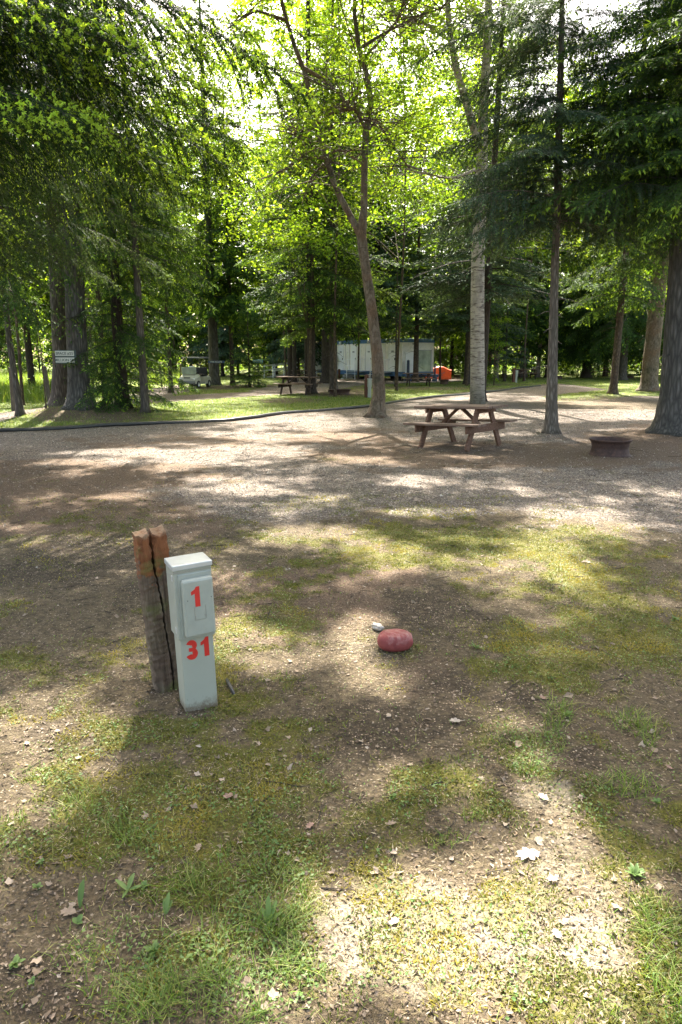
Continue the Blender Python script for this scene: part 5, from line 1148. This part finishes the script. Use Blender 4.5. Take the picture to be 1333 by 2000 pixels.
conifer('fir_tree', x, y, P[-1][2], 4.3, 2.6, 84, TPL_FINE, M['needle_blue'], M['bark_light'], .1, 'slim straight fir between the picnic table and the wheel rim', 'clearing firs', seed=50, droop=.25, pts=(P, r), extra=ex)
d = T['r1'][1]
conifer('fir_tree', *T['r1'], 18, 3.8, 2.6, 90, TPL_MID, M['needle'], M['bark_red'], W(14, d), 'dark slender reddish trunk right of the drive bend', 'clearing firs', seed=51, droop=.35, lean=(.005, 0), skip_up=13)
d = T['r2'][1]
conifer('fir_tree', *T['r2'], 24, 6.0, 3.4, 80, TPL_MID, M['needle'], M['birch_patchy'], W(30, d), 'broad patchy trunk left of the biggest trunk at the right edge', 'clearing firs', seed=52, droop=.35, lean=(.006, 0), skip_up=13)
d = T['big'][1]
x, y, z0, P, r = tree_pts('big', [(1318, 852), (1322, 760), (1330, 600), (1340, 400), (1350, 200), (1362, 0), (1372, -200)], [W(74, d), W(60, d), W(52, d), W(45, d), W(40, d), W(32, d), W(20, d)])
ex = []
for (px, py, dz, ti, dd_) in ((1120, 260, .7, 2, -1.2), (1160, 330, .5, 0, 0), (1090, 110, .9, 1, -.4), (1200, 60, .8, 2, .8), (1210, 270, .5, 1, -1.8), (1140, 430, .5, 0, 1.2), (1240, 180, .5, 1, 1), (1180, 250, .5, 0, -.5), (1100, 180, .8, 1, .5), (1200, 400, .4, 0, 1), (1150, 60, .8, 1, -1), (1240, 330, .4, 2, -2), (1060, 30, 1.0, 0, 1.5), (1260, 480, .3, 1, -.5), (1230, 130, .6, 2, -2), (1200, 480, .4, 0, 2), (1290, 220, .4, 1, -2.5), (1130, 330, .6, 0, 2), (1290, 40, .4, 2, -3), (1180, 540, .4, 1, 2.5)):
    e = np.array(at_d(px, py, y+dd_)); ex.append(((x+.1, y, e[2]+dz), e, ti))
conifer('fir_tree', x, y, P[-1][2], 4.6, 3.4, 80, TPL_FINE, M['needle'], BB, .4, 'massive grey trunk at the right edge behind the wheel rim', 'clearing firs', seed=53, droop=.3, pts=(P, r), azs=(90, 290), extra=ex)
x, y = at(1145, 739); conifer('fir_tree', x, y, 15, 2.2, 4.0, 170, TPL_DROOP, M['needle'], M['bark_dark'], .38, 'dark weeping fir with curtains of boughs beyond the drive', 'clearing firs', seed=54, droop=.5, cull=False)
x, y = at(1215, 742); conifer('fir_tree', x, y, 19, 3.5, 4.0, 110, TPL_DROOP, M['needle'], M['bark_fir'], .3, 'tall fir behind the slender reddish trunk at the right', 'clearing firs', seed=55, droop=.5, cull=False)
x, y = at(940, 784); conifer('fir_tree', x, y, 18, 4.0, 3.6, 170, TPL_FLAT, M['needle_blue'], M['bark_dark'], .17, 'dark fir stem right behind the straight birch with blue green layered boughs', 'clearing firs', seed=58, droop=.22, lean=(.012, 0), skip_up=13)
x, y = at(1022, 738); conifer('fir_tree', x, y, 20, 6, 3.0, 80, TPL_FAR, M['needle_blue'], M['bark_fir'], .30, 'grey trunk fir behind the far table beyond the drive', 'clearing firs', seed=56, droop=.3, cull=False)
x, y = at(985, 745); conifer('fir_sapling', x, y, 7, 1.2, 1.8, 50, TPL_FLAT, M['needle_blue'], M['bark_dark'], .08, 'young blue green fir right of the straight birch across the drive', None, seed=57, droop=.2, cull=False, cat='young fir')

# ---------------------------------------------------------------- high canopy added out of view, shaped to shade the foreground
def shade_canopy_points():
    g = np.random.default_rng(71); n = 42000
    gy = g.uniform(-2.5, 27, n); gx = g.uniform(-1, 1, n)*(.62*np.maximum(gy, 2)+4.5)
    t_ = math.cos(SUN_EL)/math.sin(SUN_EL)
    hmin = np.maximum(9.5, (1.9+.475*gy)/(1-.475*t_)); h = hmin+g.uniform(.3, 5.5, n); ok = h < 26
    tau = 1.0-lit(gx, gy); holes = fbm(gx, gy, .55, 3, 200); tau = tau*ss(.30, .50, holes)*ss(.26, .40, fbm(gx, gy, 2.2, 2, 210))
    area = (.62*np.maximum(gy, 2)+4.5); keep = ok & (g.random(n) < tau*np.minimum(1, .55+.05*area)) & ~((gx < np.where(gy < 3.2, -1.25, -.1*gy-.1)) & (gy > .8) & (gy < 6) & (g.random(n) < .8))
    gx, gy, h = gx[keep], gy[keep], h[keep]; k = h/SDIR[2]; cx = gx+SDIR[0]*k; cy = gy+SDIR[1]*k
    return np.stack([cx, cy, h], 1)
CAN = shade_canopy_points()
STEMS = [T['fork'], T['birch'], (-10.5, 14.5), (8.6, 10.5), (14.0, 21.5), (-15, 23)]  # after the two birches: unseen maples added to carry the shade canopy
OWN = np.argmin(((CAN[:, None, :2]-np.array(STEMS)[None])**2).sum(2), 1)
def canopy():
    labs = [0, 0, 'unseen maple added to shade the left foreground', 'unseen maple added right of the clearing to shade the wheel rim', 'unseen maple added for shade behind the massive right edge trunk', 'unseen maple added for shade at the far left above the meadow path']
    for i, (sx, sy) in enumerate(STEMS):
        c = CAN[OWN == i]
        if i < 2 or len(c) < 20: continue
        g = np.random.default_rng(400+i)
        z0 = hz(sx, sy)-.05; o = np.array((sx, sy, z0)); root = empty('maple_tree', tuple(o), 0, labs[i], 'maple tree'); cr = Crown()
        cr.leaves(c-o, g.uniform(.22, .42, len(c)), 11, .15, g, .5)
        top = c[:, 2].mean(); 
        for q in c[g.permutation(len(c))[:50]]-o:
            b = np.array([0, 0, max(9.5, min(top-2.5, q[2]-np.hypot(q[0], q[1])*.45))]); m_ = (b+q)/2+np.array([0, 0, .5]); cr.segs.append((np.array([b, m_, q]), np.array([.05, .03, .010])))
        segs = cr.build(root, M['maple'], None, None, True, seed=71+i, off=o, ymax=26)
        hs = np.linspace(0, top, 8); trunk_mesh(np.stack([.15*np.sin(hs/4), 0*hs, hs], 1), .21*(1-.7*hs/top), segs, M['bark_red'], root, seed=i)
canopy()
def add_shade_canopy(cr, i, o, P, g):
    """the part of the added shade canopy that this tree carries"""
    c = CAN[OWN == i]-np.array(o); cr.leaves(c, g.uniform(.22, .42, len(c)), 11, .14, g, .5); top = P[-1]
    for q in c[g.permutation(len(c))[:12]]:
        b = np.array([np.interp(min(top[2]-1, q[2]-2.5), P[:, 2], P[:, 0]), np.interp(min(top[2]-1, q[2]-2.5), P[:, 2], P[:, 1]), min(top[2]-1, q[2]-2.5)])
        cr.segs.append((np.array([b, (b+q)/2+np.array([0, 0, .4]), q]), np.array([.018, .012, .006])))

# ---------------------------------------------------------------- birches
def limb_paths(lst, dflt, x, y, z0):
    out = []
    for L, ra, rb, dz in lst:
        P = px_pts(L, dflt, x, y, z0, dz); out.append((P, np.linspace(ra, rb, 3)))
    return out
x, y = T['fork']; z0 = hz(x, y)-.05; d = y
root = empty('birch_tree', (x, y, z0), 0, 'forked birch with a leaning left stem in the middle of the clearing', 'birch tree')
P = px_pts([(735, 820), (741, 770), (737, 690), (726, 600), (714, 520), (706, 462), (712, 400), (712, 330), (715, 250), (725, 205), (718, 150), (702, 100), (692, 20), (700, -120), (704, -300)], d, x, y, z0); P[0] = (0, 0, 0)
r = [W(k*.86, d) for k in (33, 28, 25, 22, 20.5, 22, 14, 14, 13, 12, 11, 10, 8, 6, 3)]
limbs = limb_paths([([(708, 470), (690, 430), (655, 370), (636, 300), (614, 225), (600, 150), (575, 90), (548, 0), (520, -150), (500, -300)], W(12.5, d), W(5, d), 0),
                    ([(640, 308), (600, 306), (560, 330), (505, 352)], W(7, d), W(2, d), -.8), ([(640, 300), (665, 292), (700, 312)], W(6, d), W(2, d), .8), ([(632, 320), (606, 350), (590, 400)], W(5, d), W(1.5, d), .5),
                    ([(612, 250), (580, 262), (556, 258)], W(6, d), W(2, d), -.5), ([(618, 245), (650, 218), (690, 215), (716, 235)], W(6, d), W(2.5, d), .8), ([(590, 130), (640, 160), (668, 190), (690, 215)], W(7, d), W(3, d), -.7),
                    ([(716, 260), (735, 235), (800, 330)], W(5, d), W(2, d), .8), ([(716, 255), (700, 225), (690, 190)], W(7, d), W(3, d), -.5), ([(702, 95), (760, 60), (820, 30), (870, 15)], W(6, d), W(2, d), .5), ([(705, 120), (770, 50), (800, -20)], W(5, d), W(2, d), 1), ([(560, 40), (500, 20), (440, 60)], W(6, d), W(2, d), -1)], d, x, y, z0)
g = np.random.default_rng(61); cr = Crown(); cen = []
for (BP, Br) in limbs+[(P[6:], r)]:
    for k in range(24):
        t_ = g.uniform(.25, 1)*(len(BP)-1); i = int(min(len(BP)-2, t_)); p = BP[i]+(BP[i+1]-BP[i])*(t_-i); 
        q = p+g.normal(0, [1.0, 1.0, .55]); cen.append(q); cr.segs.append((np.array([p, (p+q)/2+[0, 0, .1], q]), np.array([.016, .010, .004])))
cen = np.array(cen); cen = cen[cen[:, 2] > 4.4]; cr.leaves(cen, g.uniform(.25, .6, len(cen)), 36, .095, g)
add_shade_canopy(cr, 0, (x, y, z0), P, g)
segs = cr.build(root, M['birch_leaf'], None, seed=61, off=(x, y, z0))
trunk_mesh(P, r, segs, M['birch_patchy'], root, seed=61, flare=1.5, rough=.035, bigs=limbs, n=22)
x, y = T['birch']; z0 = hz(x, y)-.05; d = y
root = empty('birch_tree', (x, y, z0), 0, 'straight white barked birch right behind the foreground picnic table', 'birch tree')
P = px_pts([(933, 800), (933, 700), (933, 600), (934, 500), (938, 420), (942, 330), (944, 230), (950, 120), (955, 0), (960, -200), (962, -350)], d, x, y, z0); P[0] = (0, 0, 0)
r = [W(k, d) for k in (28, 27, 25.5, 24, 22, 20, 17, 15, 12, 7, 3)]
limbs = limb_paths([([(938, 290), (918, 225), (900, 165), (886, 110), (878, 60), (874, 0), (868, -150)], W(15, d), W(8, d), -.6), ([(935, 330), (880, 350), (790, 330)], W(6, d), W(2, d), -1), ([(948, 150), (1000, 100), (1060, 80)], W(6, d), W(2, d), .7), ([(880, 80), (820, 40), (760, 20)], W(6, d), W(2, d), -1.2)], d, x, y, z0)
g = np.random.default_rng(62); cr = Crown(); cen = []
for (BP, Br) in limbs+[(P[6:], r)]:
    for k in range(38):
        t_ = g.uniform(.2, 1)*(len(BP)-1); i = int(min(len(BP)-2, t_)); p = BP[i]+(BP[i+1]-BP[i])*(t_-i); q = p+g.normal(0, [1.2, 1.2, .7]); cen.append(q); cr.segs.append((np.array([p, (p+q)/2+[0, 0, .1], q]), np.array([.016, .010, .004])))
cen = np.array(cen); cen = cen[cen[:, 2] > 6]; cr.leaves(cen, g.uniform(.25, .6, len(cen)), 42, .09, g)
add_shade_canopy(cr, 1, (x, y, z0), P, g)
segs = cr.build(root, M['birch_leaf'], None, seed=62, off=(x, y, z0)); trunk_mesh(P, r, segs, M['birch'], root, seed=62, flare=1.12, rough=.03, bigs=limbs, n=22)

# ---------------------------------------------------------------- bright maples in the middle distance
def maple(x, y, H, h0, R, nc, per, leaf, label, seed, group='bright maples', cull=True, mat='maple', rt=.14, low=None, nm='maple_tree', cat='maple tree', bark='bark_red', lean=0.0, cr_=(.5, 1.0)):
    g = np.random.default_rng(seed); z0 = hz(x, y)-.05; root = empty(nm, (x, y, z0), 0, label, cat, group); cr = Crown()
    u = g.random(nc); h = h0+(H-h0)*u; fr = u; prof = np.sqrt(np.clip(1-(2*fr-.75)**2/1.7, .05, 1)); rr = R*prof*g.random(nc)**.5; az = g.random(nc)*6.28
    c = np.stack([rr*np.cos(az)+lean*h, rr*np.sin(az), h], 1)
    if low is not None: c = np.concatenate([c, np.array(low)-(x, y, z0)])
    for q in c[g.permutation(len(c))[:max(12, len(c)//4)]]:
        b = np.array([lean*q[2]*.8, 0, max(h0*.55, q[2]-np.hypot(q[0], q[1])*.7)]); cr.segs.append((np.array([b, (b+q)/2+[0, 0, .25], q]), np.array([.03, .018, .006])*(1 if H < 9 else 1)*min(1, rt*9)))
    cr.leaves(c, g.uniform(cr_[0], cr_[1], len(c)), per, leaf, g, .6)
    segs = cr.build(root, M[mat], None, None, cull, seed=seed, off=(x, y, z0), strength=.9)
    hs = np.linspace(0, H*.9, 9); trunk_mesh(np.stack([lean*hs+.12*np.sin(hs/3+seed), .1*np.cos(hs/2.5), hs], 1)-np.array([.12*math.sin(seed), .1, 0]), rt*(1-.85*hs/H), segs, M[bark], root, seed=seed, thin=4, n=12)
    return root
def lowpts(L, d, g, n=6, s=.5): 
    out = []
    for (px, py) in L:
        a = np.array(at_d(px, py, d))
        for _ in range(n): out.append(a+g.normal(0, s, 3)*[1, 1, .6])
    return out
g = np.random.default_rng(80)
a = at_d(655, 740, 29.5); maple(a[0], a[1], 19, 7.5, 3.8, 170, 55, .13, 'bright maple with a thin stem close behind the forked birch', 92, rt=.055)
a = at_d(775, 740, 34); maple(a[0], a[1], 22, 8, 4.4, 230, 75, .15, 'bright maple rising between the forked birch and the layered fir', 93, rt=.06)
a = at_d(421, 740, 44); maple(a[0], a[1], 20, 7, 4.0, 170, 55, .14, 'bright maple left of the forked birch over the far fir bush', 94, rt=.06)
a = at_d(700, 740, 54); maple(a[0], a[1], 29, 10, 6.5, 300, 80, .24, 'tall maple crown filling the sky behind the trailer', 95, rt=.08)
a = at_d(860, 740, 52); maple(a[0], a[1], 28, 10, 6, 300, 80, .24, 'tall maple crown behind the trailer end', 96, rt=.08)
a = at_d(560, 740, 54); maple(a[0], a[1], 28, 9, 6, 280, 75, .24, 'tall maple crown behind the trailer ramp', 97, rt=.08)
a = at_d(604, 740, 30.5); maple(a[0], a[1], 15, 5.0, 3.6, 120, 60, .12, 'bright maple left of the forked birch with a spray of sunlit leaves hanging low', 81, low=lowpts([(545, 440), (590, 420), (620, 470), (560, 470), (600, 440)], 25.5, g, 4, .35), rt=.06)
a = at_d(912, 740, 42); maple(a[0], a[1], 19, 7, 4.2, 150, 70, .13, 'bright maple right of the forked birch, above the trailer end', 82, rt=.08)
a = at_d(640, 740, 46); maple(a[0], a[1], 22, 8, 4.6, 150, 70, .15, 'bright maple behind the forked birch above the trailer doors', 83, rt=.08)
a = at_d(425, 740, 43); maple(a[0], a[1], 19, 5.5, 4.4, 150, 70, .14, 'bright maple above the golf cart', 84, rt=.08)
a = at_d(1024, 740, 50); maple(a[0], a[1], 22, 8, 4.6, 150, 70, .15, 'bright maple between the straight birch and the slim fir', 85, rt=.08)
a = at_d(1262, 740, 34); maple(a[0], a[1], 20, 4.5, 4.4, 150, 70, .14, 'bright maple glowing behind the patchy right trunk', 86, rt=.08)
a = at_d(180, 740, 31); maple(a[0], a[1], 18, 4.0, 4.0, 130, 60, .13, 'maple showing green behind the double fir', 87, rt=.07)
a = at_d(40, 740, 24); maple(a[0], a[1], 9, 3.6, 2.4, 60, 55, .12, 'low maple with fresh green leaves at the left edge behind the leaning trunk', 88, rt=.06)
# small sprays of leaves near the double trunk
x, y = at(92, 812); maple(x, y, 3.3, .9, .55, 11, 26, .10, 'spindly maple sapling with a few yellow green leaves left of the double trunk', 89, None, rt=.018, nm='maple_sapling', cat='sapling', cr_=(.12, .25))
x, y = at(965, 752); maple(x, y, 5.5, .4, .8, 40, 50, .10, 'bright leafy sapling standing right of the straight birch', 90, None, rt=.03, nm='maple_sapling', cat='sapling', cr_=(.25, .45))
x, y = at(872, 735); maple(x, y, 6.5, .6, 1.5, 60, 45, .15, 'sunlit leafy sapling by the orange barrier', 91, None, rt=.04, nm='maple_sapling', cat='sapling', cr_=(.3, .55))

for (px, d_, H, h0, R, sd, mt, lb) in ((62, 35, 18, 4.2, 3.6, 167, 'needle', 'dark fir between the leaning trunk and the double fir, beyond the meadow path'), (205, 38, 20, 3.0, 3.6, 168, 'needle', 'dark fir filling the gap right behind the double fir'), (-20, 30, 17, 3.8, 3.2, 169, 'needle', 'dark fir at the left frame edge beyond the meadow path'), (737, 47, 21, 4.5, 3.2, 161, 'needle_blue', 'layered fir standing behind the forked birch in front of the trailer middle'), (912, 52, 24, 3.6, 3.6, 162, 'needle', 'tall fir just right of the trailer end by the orange barrier'), (985, 56, 24, 3.0, 4.0, 163, 'needle', 'dark fir across the drive between the straight birch and the slim fir'),
                                 (600, 50, 23, 4.6, 3.6, 164, 'needle_grey', 'hazy grey fir over the trailer left doors'), (690, 62, 26, 5.5, 4.2, 165, 'needle_blue', 'tall blue green fir rising behind the trailer doors'), (540, 66, 24, 3.5, 4.0, 166, 'needle', 'dark fir rising behind the ramp railing')):
    a = at_d(px, 740, d_); conifer('fir_tree', a[0], a[1], H, h0, R, 130, TPL_FAR+TPL_FLAT[:1], M[mt], M['bark_dark'], .17, lb, 'clearing firs', seed=sd, droop=.25, cull=False, stubs=4)
# ---------------------------------------------------------------- the wood behind
FAR = True
def far_proto():
    out = []
    for k in range(2): out.append(maple(60+10*k, 150, 22, 3.0, 5.0, 230, 60, .32, 'x', 100+k, 'sunlit maples in the wood', False, rt=.14))
    for k in range(2): out.append(conifer('fir_tree', 60+10*k, 170, 24, 2.5, 4.2, 120, TPL_FAR, M['needle' if k else 'needle_blue'], M['bark_dark'], .18, 'x', 'dark firs in the wood', seed=110+k, droop=.3, cull=False, stubs=0))
    out.append(maple(60, 190, 5.5, .2, 2.4, 70, 55, .18, 'x', 120, 'leafy bushes along the wood edge', False, 'shrub', .06, nm='bush', cat='bush', cr_=(.4, .8)))
    return out
fp = far_proto(); used = set()
where = lambda px: ('far left' if px < 200 else 'left' if px < 420 else 'centre left' if px < 620 else 'centre' if px < 800 else 'centre right' if px < 1000 else 'right' if px < 1180 else 'far right')
def place_far(k, px, d, rz, sc, label, group):
    X = (px-666.5)/FPX*d; z = hz(X, d)-.05
    if k not in used:
        o = fp[k]; used.add(k); o.location = (X, d, z); o.rotation_euler = (0, 0, rz); o.scale = (sc,)*3; o['label'] = label; o['group'] = group
        return o
    return dup(fp[k], (X, d, z), rz, label, group, sc)
g = np.random.default_rng(130)
MAP = [(-60, 70), (40, 72), (130, 68), (230, 70), (300, 66), (380, 68), (470, 66), (530, 76), (600, 72), (665, 78), (740, 70), (800, 74), (880, 66), (950, 58), (1020, 64), (1100, 70), (1170, 62), (1250, 56), (1330, 62), (1420, 52), (350, 80), (560, 92), (770, 95), (980, 88), (1150, 92), (200, 78), (50, 82), (1300, 84), (-160, 60), (1520, 64)]
FIRS = [(10, 74), (165, 76), (260, 78), (345, 70), (440, 62), (520, 82), (585, 60), (640, 70), (700, 88), (830, 84), (900, 76), (1060, 58), (1130, 80), (1210, 70), (1290, 66), (1380, 58), (-100, 70), (950, 70)]
for i, (px, d) in enumerate(MAP):
    place_far(i % 2, px, d, g.random()*6.28, g.uniform(.85, 1.2), 'sunlit yellow green maple of the wood beyond the campsites', 'sunlit maples in the wood')
for i, (px, d) in enumerate(FIRS):
    place_far(2+i % 2, px, d, g.random()*6.28, g.uniform(.8, 1.15), 'dark fir of the wood beyond the campsites', 'dark firs in the wood')
BUSH = [(-40, 60), (30, 62), (90, 58), (200, 62), (300, 64), (350, 62), (410, 64), (440, 66), (530, 84), (880, 72), (930, 66), (1000, 68), (1060, 72), (1110, 70), (1190, 74), (1240, 66), (1300, 62), (1360, 56), (620, 84), (760, 84), (860, 64)]
for i, (px, d) in enumerate(BUSH):
    place_far(4, px, d, g.random()*6.28, g.uniform(.7, 1.3), 'leafy green bush along the edge of the wood', 'leafy bushes along the wood edge')
def backwood():
    g = np.random.default_rng(140); n = 900; a = g.uniform(-48, 48, n); R = g.uniform(98, 125, n); c = np.stack([R*np.sin(np.radians(a)), R*np.cos(np.radians(a)), g.uniform(0, 1, n)**1.5*15], 1)
    cr = Crown(); cr.leaves(c, g.uniform(1.5, 3, n), 60, .55, g, .7); V = np.concatenate(cr.V)
    stuff(mesh_obj('distant_wood', V, np.arange(len(V)).reshape(-1, 4), M['maple'], fattr=dict(tip=np.clip(np.concatenate(cr.tip), 0, 1), rnd=np.concatenate(cr.rnd))), 'far leafy wood closing the view')
    n = 500; a = g.uniform(-46, 46, n); R = g.uniform(64, 98, n); c = np.stack([R*np.sin(np.radians(a)), R*np.cos(np.radians(a)), g.uniform(0, 1, n)*1.4], 1)
    cr = Crown(); cr.leaves(c, g.uniform(.8, 1.6, n), 50, .28, g, .6); V = np.concatenate(cr.V)
    stuff(mesh_obj('undergrowth', V, np.arange(len(V)).reshape(-1, 4), M['shrub'], fattr=dict(tip=np.clip(np.concatenate(cr.tip), 0, 1), rnd=np.concatenate(cr.rnd))), 'low leafy undergrowth under the far trees')
backwood()
# thin far birch and grey trunks seen through the right gaps
for (px, py, w, H, mt, lb) in ((1050, 738, 9, 16, 'birch', 'thin white birch stem between the far table and the weeping fir'), (968, 741, 10, 15, 'birch_brown', 'grey birch stem right of the straight birch'), (1182, 735, 8, 14, 'bark_fir', 'pale thin trunk behind the farthest table'), (880, 735, 6, 12, 'bark_dark', 'thin dark stem right of the orange barrier')):
    x, y = at(px, py); maple(x, y, H, H*.5, 2.0, 40, 40, .2, lb, int(px), None, False, rt=W(w, y), nm='birch_tree' if 'birch' in mt else 'maple_tree', cat='birch tree' if 'birch' in mt else 'maple tree', bark=mt)
print('tris', sum(len(o.data.polygons) for o in scene.objects if o.type == 'MESH'))
